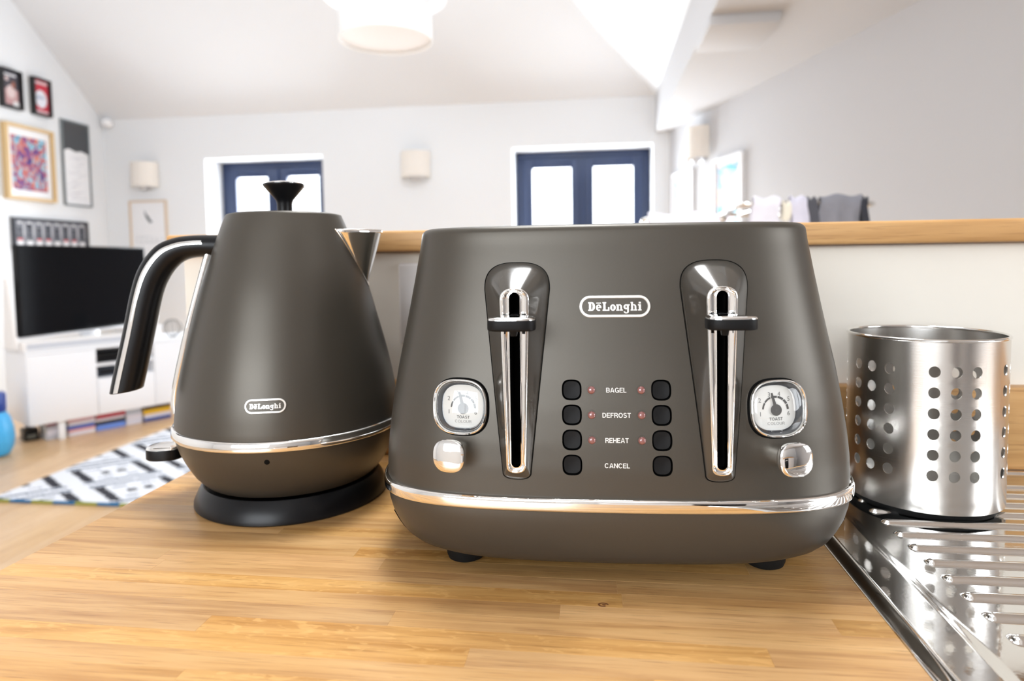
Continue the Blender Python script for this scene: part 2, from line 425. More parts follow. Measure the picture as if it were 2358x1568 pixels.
# baseboards
struct(box('baseboard_left', (XL, YB, FZ), (XL + 0.016, YF, FZ + 0.12), M['white'], None, 0.004))
bm = bmesh.new()
for a, b in ((XL + .02, D2[0]), (D2[1], D1[0])): bx(bm, (a, YF - 0.016, FZ), (b, YF, FZ + 0.12), 0.004)
struct(from_bm('baseboard_far', bm, M['white'], None, 40))

# garden doors: frame, two leaves each with a pane and a handle
def garden_door(n, x0, x1, y, top, label=None):
    fr = struct(box('door_%d' % n, (x0, y, top - 0.055), (x1, y + 0.07, top), M['navy'], None, 0.003))
    def ch(name, a, b, m=M['navy'], bev=0.003, parent=fr): return box(name, a, b, m, parent, bev)
    ch('frame_jamb', (x0, y, FZ), (x0 + .05, y + .07, top - .055)); ch('frame_jamb', (x1 - .05, y, FZ), (x1, y + .07, top - .055))
    ch('threshold', (x0 + .05, y, FZ), (x1 - .05, y + .07, FZ + .03), M['silver'])
    mid = (x0 + x1) / 2
    for (a, b, s) in ((x0 + .052, mid - .002, 1), (mid + .002, x1 - .052, -1)):
        t0, b0 = top - .058, FZ + .032
        w = 0.095
        lf = ch('door_stile', (a, y - .012, b0), (a + w, y + .045, t0)); ch('door_stile', (b - w, y - .012, b0), (b, y + .045, t0))
        ch('door_rail', (a + w, y - .012, t0 - .085), (b - w, y + .045, t0)); ch('door_rail', (a + w, y - .012, b0), (b - w, y + .045, b0 + .22))
        g = ch('glass_pane', (a + w, y + .010, b0 + .22), (b - w, y + .022, t0 - .085), M['pane'], 0)
        # glazing bead
    ch('astragal', (mid - .018, y - .024, FZ + .034), (mid + .018, y - .0125, top - .06))
    ch('door_handle', (mid + .035, y - .05, 0.12), (mid + .055, y - .0125, 0.14), M['silver']); ch('door_handle', (mid + .035, y - .062, 0.12), (mid + .15, y - .05, 0.14), M['silver'])
garden_door(1, D1[0] + .004, D1[1] - .004, YF + 0.27, DT - .003)
garden_door(2, D2[0] + .004, D2[1] - .004, YF + 0.27, DT - .003)
# rear windows and roof windows
def window(n, x0, x1, za, zb, y, bars):
    fr = struct(box('window_%d' % n, (x0, y, zb - .05), (x1, y + .06, zb), M['white'], None, 0.003))
    box('window_sill', (x0, y, za), (x1, y + .10, za + .05), M['white'], fr, 0.003)
    for q in [x0, x1 - .05] + [x0 + (x1 - x0) * (i + 1) / (bars + 1) - .025 for i in range(bars)]:
        box('window_bar', (q, y, za + .05), (q + .05, y + .06, zb - .05), M['white'], fr, 0.003)
window(1, W1[0], W1[1], W1[2], W1[3], YB - 0.08, 2)
for k, (ya, yb) in enumerate(sky):
    z0, z1 = SKZ[k]
    nrm = Vector((SL, 0, 1)).normalized(); up = Vector((-1, 0, SL)).normalized()
    c = Vector((slopeB(z0), ya, z0)); Lh = (Vector((slopeB(z1), ya, z1)) - c).length
    Mx = Matrix((( up.x, 0, nrm.x, c.x), (0, 1, 0, ya), (up.z, 0, nrm.z, c.z), (0, 0, 0, 1)))
    bm = bmesh.new(); w = .05; dd = (.06, .11)
    Wy = yb - ya
    for a, b in (((0, 0, dd[0]), (w, Wy, dd[1])), ((Lh - w, 0, dd[0]), (Lh, Wy, dd[1])), ((w, 0, dd[0]), (Lh - w, w, dd[1])), ((w, Wy - w, dd[0]), (Lh - w, Wy, dd[1]))):
        bx(bm, a, b, 0, 2, Mx)
    rwf = struct(from_bm('window_%d' % (3 + k), bm, M['white']))

# ------------------------------------------------------------------ half wall, ledge, worktop
WY = 0.663
struct(box('wall_half', (-0.447, WY, FZ), (1.93, 0.80, 0.2108), M['wall_cream'], None, 0.002))
# patch plaster wall up to right wall
led = box('ledge', (-0.456, 0.647, 0.2108), (1.94, 0.825, 0.2322), M['oakledge'], None, 0.003, 3)
tag(led, 'long varnished oak ledge capping the half wall behind the toaster', 'ledge')
ups = box('upstand', (-0.392, 0.645, 0.0), (1.92, WY, 0.077), M['oakledge'], None, 0.002)
tag(ups, 'oak upstand strip along the foot of the half wall behind the worktop', 'upstand')

wt = thing('worktop', 'oak butcher block kitchen worktop of narrow glued staves under the toaster', 'worktop', (0, 0, 0))
XR0 = 0.163; SW = 0.0158
box('worktop_core', (-0.39, 0.022, -0.040), (1.92, 0.662, -0.0125), M['oakledge'], wt)
joints = {}
y = 0.02; r = 0
rnd = random.Random(11)
while y < 0.6445:
    y1 = min(y + SW, 0.6447)
    xe = 1.2 if y > 0.634 - 0.002 else XR0
    xs = -0.392; first = True
    cuts = []
    xx = xs + rnd.uniform(0.10, 0.42)
    while xx < xe - 0.06:
        cuts.append(xx); xx += rnd.uniform(0.24, 0.52)
    # joints read off the photograph
    for yj, xj in ((0.452, -0.235), (0.413, -0.298), (0.345, -0.115), (0.386, 0.012), (0.365, 0.128), (0.330, 0.086)):
        if y <= yj < y1:
            cuts = [c for c in cuts if abs(c - xj) > 0.14] + [xj]
    cuts = sorted(cuts) + [xe]
    for c in cuts:
        plank('stave', xs + 0.00002, y + 0.00001, c - 0.00002, y1 - 0.00001, -0.012, 0.0 - 0.00001 * ((r * 7) % 3), M['oak'], wt, 0.00005)
        xs = c
    y = y1; r += 1
kn = G2(); kn.arc(0, 0, .0032, .0024, .0020, .0013, 0, 300, 14); kn.arc(.0004, 0, .0012, .0009, .0002, .0001, 0, 360, 10)
mk('knot', [(.0035 + a, .3700 + b, .00004) for a, b in kn.V], kn.F, flat((0.17, 0.06, 0.02)), wt)
# cabinets carrying the worktop
cab = thing('base_cabinet', 'white kitchen base cabinet run carrying the oak worktop', 'cabinet', (0, 0, FZ))
box('carcass', (-0.375, 0.06, 0.12), (1.85, 0.655, 0.859), M['white'], cab, 0.002)
box('plinth', (-0.36, 0.10, 0.0), (1.85, 0.65, 0.12), M['white'], cab)
for i in range(3):
    d = box('cabinet_door', (-0.373 + i * 0.6, 0.04, 0.125), (-0.373 + i * 0.6 + .596, 0.059, 0.855), M['white'], cab, 0.002)
    box('door_handle', (-0.373 + i * 0.6 + .22, 0.018, 0.80), (-0.373 + i * 0.6 + .38, 0.0395, 0.812), M['steel'], d, 0.003)

rk = thing('unseen_kitchen_unit', 'white kitchen units with black oven behind the camera, added for chrome reflections', 'cabinet', (0.25, YB + .02, FZ))  # unseen row added so the chrome has darker things to reflect
box('carcass', (0, 0, .12), (1.9, .58, .86), M['white'], rk, .002); box('worktop_slab', (0, 0, .8605), (1.9, .62, .90), M['oakledge'], rk, .002)
box('plinth', (0.02, .02, 0), (1.88, .54, .1195), M['blackmatte'], rk)
ov = box('oven', (.62, .5805, .25), (1.21, .60, .84), M['black'], rk, .003); box('oven_handle', (.68, .60, .76), (1.15, .63, .775), M['steel'], ov, .004)
for i in (0, 2): box('cabinet_door', (i * .62 + .01, .5805, .13), (i * .62 + .60, .598, .85), M['white'], rk, .002)
# ------------------------------------------------------------------ sink drainer
def drainer():
    x0, x1, ya, yb = 0.1565, 0.62, 0.10, 0.632
    xs = list(np.arange(x0, 0.2225, 0.0008)) + list(np.arange(0.2225, 0.335, 0.004)) + list(np.arange(0.335, x1 + .001, 0.008))
    yc = [0.5926 - 0.0217 * k for k in range(20)]
    ys = list(np.arange(ya, yb + .0005, 0.00108))
    X, Y = np.meshgrid(xs, ys, indexing='ij')
    def ss(a, b, v):
        t = np.clip((v - a) / (b - a), 0, 1); return t * t * (3 - 2 * t)
    def prof(d):   # d: distance in from an outer edge
        z = 0.0004 + 0.0046 * ss(0, 0.0075, d)                      # rolled rim
        z = z - 0.0024 * ss(0.0085, 0.0097, d)                        # step down inside the rim
        z = z - 0.0004 * ss(0.0308, 0.0324, d) - 0.0009 * ss(0.0324, 0.039, d)
        return z
    Z = prof(np.minimum(np.minimum(X - x0, Y - ya), (yb - Y) * 1.0 + 0.0))
    for c in yc:
        dx = np.maximum(0.2155 - X, 0); dd = np.sqrt(dx * dx + (Y - c) ** 2)
        Z = Z + 0.0026 * np.clip(1 - (dd / 0.0046) ** 2, 0, 1) ** 0.75
    n, m = X.shape
    V = np.stack([X, Y, Z], -1).reshape(-1, 3).tolist()
    Fc = [(i * m + j, (i + 1) * m + j, (i + 1) * m + j + 1, i * m + j + 1) for i in range(n - 1) for j in range(m - 1)]
    o = mk('sink_drainer', V, Fc, M['steel'], None, 60)
    tag(o, 'polished stainless steel sink drainer with parallel raised ridges', 'sink')
    return o
drainer()

# ------------------------------------------------------------------ surface mapped detail helpers
def map_obj(name, V2, Fc, S, c, out, m, parent, smooth=None):
    """V2: (u, v, extra_out)"""
    V = [S(c[0] + p[0], c[1] + p[1], out + (p[2] if len(p) > 2 else 0)) for p in V2]
    return mk(name, V, Fc, m, parent, smooth)
def rings_obj(name, rings, S, c, m, parent, cap0=False, cap1=False, smooth=40):
    """rings: list of (outline, out)"""
    R = [[S(c[0] + u, c[1] + v, o) for u, v in ol] for ol, o in rings]
    V, Fc = loft(R, cap0, cap1)
    return mk(name, V, Fc, m, parent, smooth)
def text_geo(s, size, bold=0.0, sx=1.0, spacing=1.0):
    cu = bpy.data.curves.new('t', 'FONT'); cu.body = s; cu.size = size; cu.align_x = 'CENTER'; cu.align_y = 'BOTTOM_BASELINE'
    cu.offset = bold; cu.space_character = spacing; cu.resolution_u = 3
    o = bpy.data.objects.new('t', cu); COL.objects.link(o)
    dg = bpy.context.evaluated_depsgraph_get(); me = bpy.data.meshes.new_from_object(o.evaluated_get(dg))
    V = [(v.co.x * sx, v.co.y) for v in me.vertices]; Fc = [tuple(p.vertices) for p in me.polygons]
    bpy.data.objects.remove(o); bpy.data.curves.remove(cu); bpy.data.meshes.remove(me)
    return V, Fc
def text_obj(name, s, width, height, S, c, out, m, parent, bold=0.0, spacing=1.0):
    V, Fc = text_geo(s, 1.0, bold, 1.0, spacing)
    xs = [v[0] for v in V]; ys = [v[1] for v in V]
    w, h = max(xs) - min(xs), max(ys) - min(ys); x0 = (max(xs) + min(xs)) / 2; y0 = (max(ys) + min(ys)) / 2
    sy = height / h; sx = (width / w) if width else sy
    return map_obj(name, [((a - x0) * sx, (b - y0) * sy) for a, b in V], Fc, S, c, out, m, parent)

def badge_lettering():
    g = G2(); T = 0.26; X = 0.72; h = 0.14           # stem, x-height, serif
    x = 0.0                                            # D
    g.rect(x, 0, x + .42, h); g.rect(x, 1 - h, x + .42, 1); g.rect(x + .09, h, x + .09 + T, 1 - h)
    g.arc(x + .40, .5, .40, .5, .13, .5 - h, -90, 90)
    x = 0.92                                           # e with macron
    g.arc(x + .31, X / 2, .32, X / 2 + .01, .085, X / 2 - .13, 0, 310, 22); g.rect(x + .14, X / 2 - .05, x + .62, X / 2 + .045); g.rect(x + .39, X / 2, x + .62, X / 2 + .06)
    g.rect(x + .03, .84, x + .58, .93)
    x = 1.68                                           # L
    g.rect(x, 0, x + .80, h); g.rect(x, 1 - h, x + .44, 1); g.rect(x + .09, h, x + .09 + T, 1 - h); g.rect(x + .63, h, x + .80, .42)
    x = 2.56                                           # o
    g.arc(x + .33, X / 2, .33, X / 2 + .01, .085, X / 2 - .13, 0, 360, 26)
    x = 3.28                                           # n
    g.rect(x, 0, x + .36, h); g.rect(x + .06, h, x + .06 + T * .9, X); g.rect(x, X - h, x + .2, X)
    g.arc(x + .41, X - .28, .26, .29, .06, .14, 0, 120, 10); g.rect(x + .47, h, x + .67, X - .26); g.rect(x + .40, 0, x + .76, h)
    x = 4.12                                           # g
    g.arc(x + .31, .44, .31, .29, .085, .15, 0, 360, 24); g.rect(x + .42, -.10, x + .62, X); g.rect(x + .5, X - h, x + .72, X)
    g.arc(x + .31, -.08, .31, .24, .12, .12, 180, 360, 14)
    x = 4.94                                           # h
    g.rect(x, 0, x + .36, h); g.rect(x + .06, h, x + .06 + T * .9, 1.0); g.rect(x, 1 - h, x + .2, 1)
    g.arc(x + .41, X - .28, .26, .29, .06, .14, 0, 120, 10); g.rect(x + .47, h, x + .67, X - .26); g.rect(x + .40, 0, x + .76, h)
    x = 5.80                                           # i
    g.rect(x, 0, x + .42, h); g.rect(x + .09, h, x + .09 + T, X); g.rect(x, X - h, x + .2, X); g.rect(x + .09, .80, x + .09 + T, 1.0)
    W = 6.22
    return [((a - W / 2), (b - .5)) for a, b in g.V], g.F
def caps(word, height, width):
    """bold grotesque capitals drawn from bars and arcs"""
    g = G2(); t = .17; x = 0.0
    for ch in word:
        w = {'L': .62, 'E': .68, 'F': .64, 'T': .72, 'A': .86, 'B': .74, 'R': .76, 'D': .78, 'O': .90, 'C': .84, 'G': .88, 'S': .72, 'H': .76, 'N': .78, 'U': .76}[ch]
        if ch in 'LEFBRDHN': g.rect(x, 0, x + t, 1)
        if ch == 'L': g.rect(x + t, 0, x + w, t * .9)
        if ch in 'EF': g.rect(x + t, 1 - t * .9, x + w, 1); g.rect(x + t, .44, x + w * .92, .44 + t * .85)
        if ch == 'E': g.rect(x + t, 0, x + w, t * .9)
        if ch == 'T': g.rect(x, 1 - t * .9, x + w, 1); g.rect(x + w / 2 - t / 2, 0, x + w / 2 + t / 2, 1 - t * .9)
        if ch == 'H': g.rect(x + w - t, 0, x + w, 1); g.rect(x + t, .43, x + w - t, .43 + t * .9)
        if ch == 'N': g.rect(x + w - t, 0, x + w, 1); g.poly([(x + t, 1), (x + t, .74), (x + w - t, 0), (x + w - t, .26)])
        if ch == 'A':
            m = x + w / 2; g.poly([(x, 0), (x + t * 1.05, 0), (m + t * .05, 1), (m - t * .6, 1)]); g.poly([(x + w, 0), (x + w - t * 1.05, 0), (m - t * .05, 1), (m + t * .6, 1)]); g.rect(x + .22, .22, x + w - .22, .22 + t * .8)
        if ch == 'D': g.rect(x + t, 0, x + .36, t * .9); g.rect(x + t, 1 - t * .9, x + .36, 1); g.arc(x + .34, .5, w - .34, .5, w - .34 - t, .5 - t * .9, -90, 90)
        if ch in 'BR':
            g.rect(x + t, 1 - t * .9, x + .48, 1); g.rect(x + t, .43, x + .48, .43 + t * .85); g.arc(x + .46, .715, w - .48, .285, w - .48 - t * .9, .285 - t * .88, -90, 90, 10)
        if ch == 'B': g.rect(x + t, 0, x + .48, t * .9); g.arc(x + .46, .285, w - .46, .285, w - .46 - t * .9, .285 - t * .88, -90, 90, 10)
        if ch == 'R': g.poly([(x + w - t * 1.1, 0), (x + w + .02, 0), (x + w - .05, .30), (x + .50, .46), (x + .42, .44), (x + w - t * 1.2, .28)])
        if ch == 'O': g.arc(x + w / 2, .5, w / 2, .52, w / 2 - t, .52 - t * .92, 0, 360, 24)
        if ch in 'CG': g.arc(x + w / 2, .5, w / 2, .52, w / 2 - t, .52 - t * .92, 38, 322 if ch == 'C' else 345, 20)
        if ch == 'G': g.rect(x + .48, .38, x + w, .38 + t * .8); g.rect(x + w - t * .8, 0, x + w, .44)
        if ch == 'S':
            g.arc(x + w / 2, .735, w / 2 - .02, .285, w / 2 - .02 - t, .285 - t * .88, 20, 270, 14); g.arc(x + w / 2, .275, w / 2, .295, w / 2 - t, .295 - t * .88, -160, 90, 14)
        if ch == 'U': g.rect(x, .38, x + t, 1); g.rect(x + w - t, .38, x + w, 1); g.arc(x + w / 2, .38, w / 2, .40, w / 2 - t, .40 - t * .92, 180, 360, 14)
        x += w + .11
    x -= .11
    return [((a - x / 2) * width / x, (b - .5) * height) for a, b in g.V], g.F
def caps_obj(word, width, height, S, c, out, m, parent):
    V, Fc = caps(word, height, width); return map_obj('lettering', V, Fc, S, c, out, m, parent)
def badge(S, c, w, h, parent):
    """pill shaped badge, half sizes w,h"""
    o = [stad(w, h), stad(w - .0002, h - .0002), stad(w - h * .05, h - h * .05), stad(w - h * .24, h - h * .24), stad(w - h * .28, h - h * .28)]
    p = rings_obj('badge', [(o[0], -.0004), (o[0], .0006), (o[1], .0011), (o[2], .0013), (o[3], .0013), (o[4], .0007)], S, c, M['badge'], parent)
    q = rings_obj('badge_plate', [(o[4], .0007), (stad(w * .5, h * .3), .0007)], S, c, M['satindark'], p, cap1=True)
    V, Fc = badge_lettering(); k = (w * 2 * 0.745) / 6.22
    map_obj('lettering', [(a * k, b * k * 1.02) for a, b in V], Fc, S, (c[0], c[1]), .0010, M['badge'], p)

def restore_normals(me, ref_V, ref_F, ref_N, thr=0.93):
    bvh = BVHTree.FromPolygons([Vector(v) for v in ref_V], ref_F)
    ln = [None] * len(me.loops)
    for p in me.polygons:
        loc, n, fi, d = bvh.find_nearest(p.center)
        outer = d is not None and d < 0.0006 and abs(n.dot(p.normal)) > thr
        for li in p.loop_indices:
            if outer:
                co = me.vertices[me.loops[li].vertex_index].co
                l2, n2, f2, d2 = bvh.find_nearest(co)
                w = Vector((0, 0, 0))
                for vi in ref_F[f2]:
                    w += ref_N[vi] / ((Vector(ref_V[vi]) - co).length + 1e-5) ** 2
                ln[li] = w.normalized()
            else:
                ln[li] = p.normal.copy()
    me.polygons.foreach_set('use_smooth', [True] * len(me.polygons))
    me.normals_split_custom_set([tuple(n) for n in ln])

# ------------------------------------------------------------------ toaster
TZ = [.0590, .075, .09, .11, .13, .15, .17, .19, .21, .2215]
TA = [.1546, .1540, .1525, .1498, .1465, .1425, .1387, .1350, .1315, .1300]
LZ = [.0145, .0155, .018, .022, .028, .035, .043, .0505]
LA = [.126, .133, .139, .144, .148, .1515, .1537, .1546]
def tA(z): return float(np.interp(z, TZ, TA))
def tFY(X, z, a=None, b=None):
    if a is None:
        a = tA(z); b = a - .1555 + .110
    q = min(abs(X / a), 1.0); s = (1 - q ** 5) ** .2
    return -b * s - .008 * (1 - q * q) * s
def tS(X, z, out=0.0):
    e = .0008
    dx = (tFY(X + e, z) - tFY(X - e, z)) / (2 * e); dz = (tFY(X, z + e * 4) - tFY(X, z - e * 4)) / (8 * e)
    n = Vector((dx, -1, dz)).normalized()
    return Vector((X, tFY(X, z), z)) + n * out
def tsection(a, b, z, N=220, grow=0.0):
    t = np.linspace(0, 2 * np.pi, 4000, endpoint=False) + np.pi / 4
    c, s = np.cos(t), np.sin(t)
    x = a * np.sign(c) * np.abs(c) ** .4; y = b * np.sign(s) * np.abs(s) ** .4
    f = np.clip(-y / b, 0, 1); y = y - .008 * (1 - (x / a) ** 2) * f
    d = np.r_[0, np.cumsum(np.hypot(np.diff(np.r_[x, x[0]]), np.diff(np.r_[y, y[0]])))]
    u = np.linspace(0, d[-1], N, endpoint=False)
    X = np.interp(u, d, np.r_[x, x[0]]); Y = np.interp(u, d, np.r_[y, y[0]])
    return [(X[i], Y[i], z) for i in range(N)]
def fair_outline(X0, zb, zt, wb, wt, hb, ht, n=2.6, K=16):
    """tapered upright outline: flat sides from zb+hb to zt-ht, superelliptic ends"""
    P = []
    za, zc = zb + hb, zt - ht
    for i in range(K): f = i / K; P.append((wb + (wt - wb) * f, za + (zc - za) * f))
    for i in range(2 * K):
        t = PI * i / (2 * K); c, s = math.cos(t), math.sin(t)
        P.append((wt * math.copysign(abs(c) ** (2 / n), c), zc + ht * abs(s) ** (2 / n)))
    for i in range(K): f = i / K; P.append((-(wt + (wb - wt) * f), zc + (za - zc) * f))
    for i in range(2 * K):
        t = PI + PI * i / (2 * K); c, s = math.cos(t), math.sin(t)
        P.append((wb * math.copysign(abs(c) ** (2 / n), c), za - hb * abs(s) ** (2 / n)))
    return [(X0 + a, b) for a, b in P]

def toaster():
    T = thing('toaster', 'matte bronze grey four slice toaster with chrome trim and two levers', 'toaster', (0.0072, 0.4985, 0), math.radians(2.5))
    # upper shell
    zs = [.0588] + list(np.linspace(.061, .2175, 54))
    rings = [tsection(tA(z), tA(z) - .1555 + .110, z) for z in zs]
    a0 = tA(.2175); b0 = a0 - .1555 + .110
    for k in range(1, 7):
        t = k / 6 * PI / 2; r = .0045
        rings.append(tsection(a0 - r * (1 - math.cos(t)) - .0006 * k / 6, b0 - r * (1 - math.cos(t)) - .0006 * k / 6, .2175 + r * math.sin(t)))
    for g in (.02, .045): rings.append(tsection(a0 - g, b0 - g, .2220 + .0002))
    V, Fc = loft(rings)
    me = bpy.data.meshes.new('shell'); me.from_pydata([tuple(map(float, v)) for v in V], [], Fc)
    bm = bmesh.new(); bm.from_mesh(me); bmesh.ops.recalc_face_normals(bm, faces=bm.faces); bm.to_mesh(me); bm.free()
    me.materials.append(M['satin']); me.materials.append(M['void'])
    # reference normals (skip caps for weights)
    ref_V = [tuple(v.co) for v in me.vertices]; ref_F = [tuple(p.vertices) for p in me.polygons if len(p.vertices) == 4]
    acc = [Vector((0, 0, 0)) for _ in ref_V]
    for p in me.polygons:
        if len(p.vertices) == 4:
            for v in p.vertices: acc[v] += p.normal
    ref_N = [a.normalized() if a.length > 0 else Vector((0, 0, 1)) for a in acc]
    # cutters
    cV, cF = [], []
    def cutter(outline, c, o0=-.014, o1=.012, wall=tS):
        n = len(outline); base = len(cV)
        R = [[Vector((c[0] + u, tFY(c[0], c[1]) - o0 if False else tFY(c[0], c[1]) - o, c[1] + v)) for u, v in outline] for o in (o0, o1)]
        v, f = loft(R)
        cV.extend(v); cF.extend([tuple(i + base for i in q) for q in f])
    dials = [(-.094, .1110), (.094, .1110)]
    btn = [(sx * .0264, z) for sx in (-1, 1) for z in (.1222, .1076, .0930, .0783)]
    for c in dials: cutter(sq(.0178, .0175, 2.7, 72), c)
    for c in btn: cutter(sq(.0059, .0061, 2.9, 40), c, -.009)
    for X0 in (-.0595, .0595):
        ol = fair_outline(0, .0775 - .128, .1812 - .128, .0036, .0036, .0036, .0036, 2.0, 10)
        cutter(ol, (X0, .128), -.04, .04)
    # toast slots in the top
    for i, X0 in enumerate((-.085, -.035, .035, .085)):
        R = [[(X0 + u, v + .0, z) for u, v in sq(.0145, .068, 8, 40)] for z in (.12, .24)]
        v, f = loft(R); base = len(cV); cV.extend([Vector(q) for q in v]); cF.extend([tuple(k + base for k in q) for q in f])
    cm = bpy.data.meshes.new('cutter'); cm.from_pydata([tuple(v) for v in cV], [], cF); cm.materials.append(M['void'])
    bm = bmesh.new(); bm.from_mesh(cm); bmesh.ops.recalc_face_normals(bm, faces=bm.faces); bm.to_mesh(cm); bm.free()
    co = bpy.data.objects.new('cutter', cm); COL.objects.link(co)
    so = bpy.data.objects.new('shell', me); COL.objects.link(so)
    md = so.modifiers.new('b', 'BOOLEAN'); md.operation = 'DIFFERENCE'; md.solver = 'EXACT'; md.object = co
    try: md.material_mode = 'TRANSFER'
    except Exception: pass
    dg = bpy.context.evaluated_depsgraph_get()
    nm = bpy.data.meshes.new_from_object(so.evaluated_get(dg))
    so.modifiers.clear(); so.data = nm; nm.name = 'shell'
    bpy.data.objects.remove(co)
    restore_normals(nm, ref_V, ref_F, ref_N)
    so.parent = T
    # lower body
    R = []
    for z, a in zip(LZ, LA): R.append(tsection(a, .110 - (.1555 - a) * .42, z))
    R.append(tsection(.1541, .1095, .0515)); R.append(tsection(.1520, .1075, .0520))
    R.insert(0, tsection(.10, .08, .0142))
    V, Fc = loft(R); mk('base', V, Fc, M['satindark'], T, 35)
    # chrome band
    R = [tsection(.1548 + g, .110 + g, z) for g, z in ((-.003, .0503), (.0004, .0504), (.0014, .0507), (.0019, .0513), (.0020, .0522), (.0020, .0545), (.0019, .0570), (.0017, .0578), (.0011, .0584), (.0002, .0588), (-.003, .0589))]
    V, Fc = loft(R); mk('chrome_band', V, Fc, M['chrome'], T, 50)
    for sx in (-1, 1):
        for sy in (-.0705, .075):
            lathe_obj('foot', [(.0095, 0), (.0118, .0012), (.0128, .004), (.0135, .0165)], M['blackmatte'], T, 40, 40, (sx * .0985, sy))
    # corner vents in the base
    for sx in (-1, 1):
        P = []
        for k in range(7):
            z = .0215 + .0135 * k / 6; a = float(np.interp(z, LZ, LA)); b = .110 - (.1555 - a) * .42
            X = sx * a * .955; P.append((X, tFY(X, z, a, b) - .0002, z))
        V = []
        for p in P: V += [(p[0] - .0006, p[1], p[2]), (p[0] + .0006, p[1] + .0000, p[2])]
        mk('vent_slit', V, [(2 * i, 2 * i + 1, 2 * i + 3, 2 * i + 2) for i in range(6)], M['void'], T)
    # lever towers
    for sx in (-1, 1):
        X0 = sx * .0595
        outer = fair_outline(X0, .0695, .1986, .0083, .0200, .0045, .0165, 2.7)
        frame = fair_outline(X0, .0745, .1838, .0058, .0087, .0050, .0075, 2.6)
        slot = fair_outline(X0, .0780, .1812, .0028, .0030, .0030, .0030, 2.0)
        Yf = lambda z: -.1198 + (z - .075) * .022
        def lerp(A, B, t): return [(a[0] + (b[0] - a[0]) * t, a[1] + (b[1] - a[1]) * t) for a, b in zip(A, B)]
        R = [[tS(x, z, -.004) for x, z in outer], [tS(x, z, -.0002) for x, z in outer]]
        o2 = lerp(outer, frame, .02); R.append([tS(x, z, .0010) for x, z in o2])
        for t in (.06, .12, .2, .3, .4, .5, .6, .7, .8, .9, 1.0):
            L = lerp(outer, frame, t); g = t ** .86
            R.append([Vector((x, (tS(ox, oz, .0012).y) * (1 - g) + Yf(fz) * g, z)) for (x, z), (ox, oz), (fx, fz) in zip(L, outer, frame)])
        V, Fc = loft(R, False, False)
        tw = mk('lever_tower', V, Fc, M['gloss'], T, 50)
        og = fair_outline(X0, .0689, .1990, .0088, .0205, .0048, .0168, 2.7)
        V, Fc = loft([[tS(x, z, -.0004) for x, z in og], [tS(x, z, .00012) for x, z in og], [tS(x, z, .00012) for x, z in outer]], False, False)
        mk('tower_groove_shade', V, Fc, M['void'], tw)  # thin black ring painting the dark of the groove round the tower
        R = []
        for t, o in ((0, -.003), (0, .0009), (.06, .0015), (.20, .0016), (.30, .0006), (.40, .0002), (.74, .0000), (.82, .0009), (.97, .0010), (1, .0006), (1, -.006)):
            L = lerp(frame, slot, t); R.append([Vector((x, Yf(z) - o, z)) for x, z in L])
        V, Fc = loft(R, False, False); mk('chrome_slot_frame', V, Fc, M['chrome'], tw, 60)
        R = [[Vector((x, Yf(z) + d, z)) for x, z in slot] for d in (.004, .030)]
        V, Fc = loft(R, False, True); mk('slot_cavity', V, Fc, M['void'], tw)
        # handle
        zc = .1650; Yc = -.1385
        pl = sq(.0134, .0088, 3.4, 72)
        lv = mk('lever_handle', *loft([[(X0 + u * k, Yc + v * k, z) for u, v in pl] for k, z in ((.94, zc - .0036), (.985, zc - .0032), (1, zc - .0024), (1, zc + .0018), (.985, zc + .0023))]), M['button'], T, 40)
        mk('chrome_cap', *loft([[(X0 + u * k, Yc + v * k, z) for u, v in pl] for k, z in ((.985, zc + .0023), (.98, zc + .0030), (.93, zc + .0036), (.75, zc + .0040), (.3, zc + .0042))]), M['chrome'], lv, 60)
        box('lever_arm', (X0 - .0024, -.1345, zc - .0030), (X0 + .0024, -.100, zc + .0035), M['button'], lv, .0006)
        V, Fc = loft([[(X0 + u, -.1245 + v, z) for u, v in sq(w, .0035 * w / .0026, 4, 20)] for w, z in ((.0018, zc - .0085), (.0026, zc - .0034))])
        mk('lever_stub', V, Fc, M['button'], lv, 40)
    # dials
    for sx, (cx, cz) in zip((-1, 1), dials):
        c = (cx, cz)
        o = lambda w: sq(w, w * .985, 2.7, 72)
        bz = rings_obj('dial_bezel', [(o(.0165), -.006), (o(.0168), .0012), (o(.0168), .0028), (o(.0165), .0036), (o(.0160), .0038), (o(.0156), .0033), (o(.0154), .0024), (o(.0153), .0008)], tS, c, M['chrome'], T)
        rings_obj('bezel_gasket', [(o(.0176), -.010), (o(.0176), -.0004), (o(.0167), -.0004), (o(.0167), -.010)], tS, c, M['void'], bz)
        rings_obj('inner_wall', [(o(.0154), .0020), (o(.0150), -.0010), (o(.0138), -.0032), (o(.0128), -.0034)], tS, c, M['smoke'], bz)
        fc = rings_obj('dial_face', [(o(.0134), -.0036), (o(.0133), -.0028), (o(.0128), -.0026), (o(.004), -.0026)], tS, c, M['dial'], T, cap1=True)
        hx, hz = cx + .0005, cz - .0012
        g = G2()
        for a0, a1 in ((148, 176), (113, 145), (82, 109), (52, 79), (27, 49), (2, 24)):
            w = .0010 if a1 > 120 else .0013
            g.arc(0, 0, .0083, .0083, .0083 - w, .0083 - w, a0, a1, 8)
        map_obj('dial_scale', g.V, g.F, tS, (hx, hz), -.0024, M['ink'], fc)
        for tx, ax, az in (('1', -.0094, -.0022), ('2', -.0096, .0058), ('3', -.0038, .0091), ('4', .0024, .0093), ('5', .0083, .0062), ('6', .0080, -.0022)):
            text_obj('numeral', tx, None, .0025, tS, (hx + ax, hz + az), -.0024, M['inkmid'], fc)
        caps_obj('TOAST', .0082, .0017, tS, (hx, hz - .0052), -.0024, M['ink'], fc)
        caps_obj('COLOUR', .0106, .0017, tS, (hx, hz - .0078), -.0024, M['inklight'], fc)
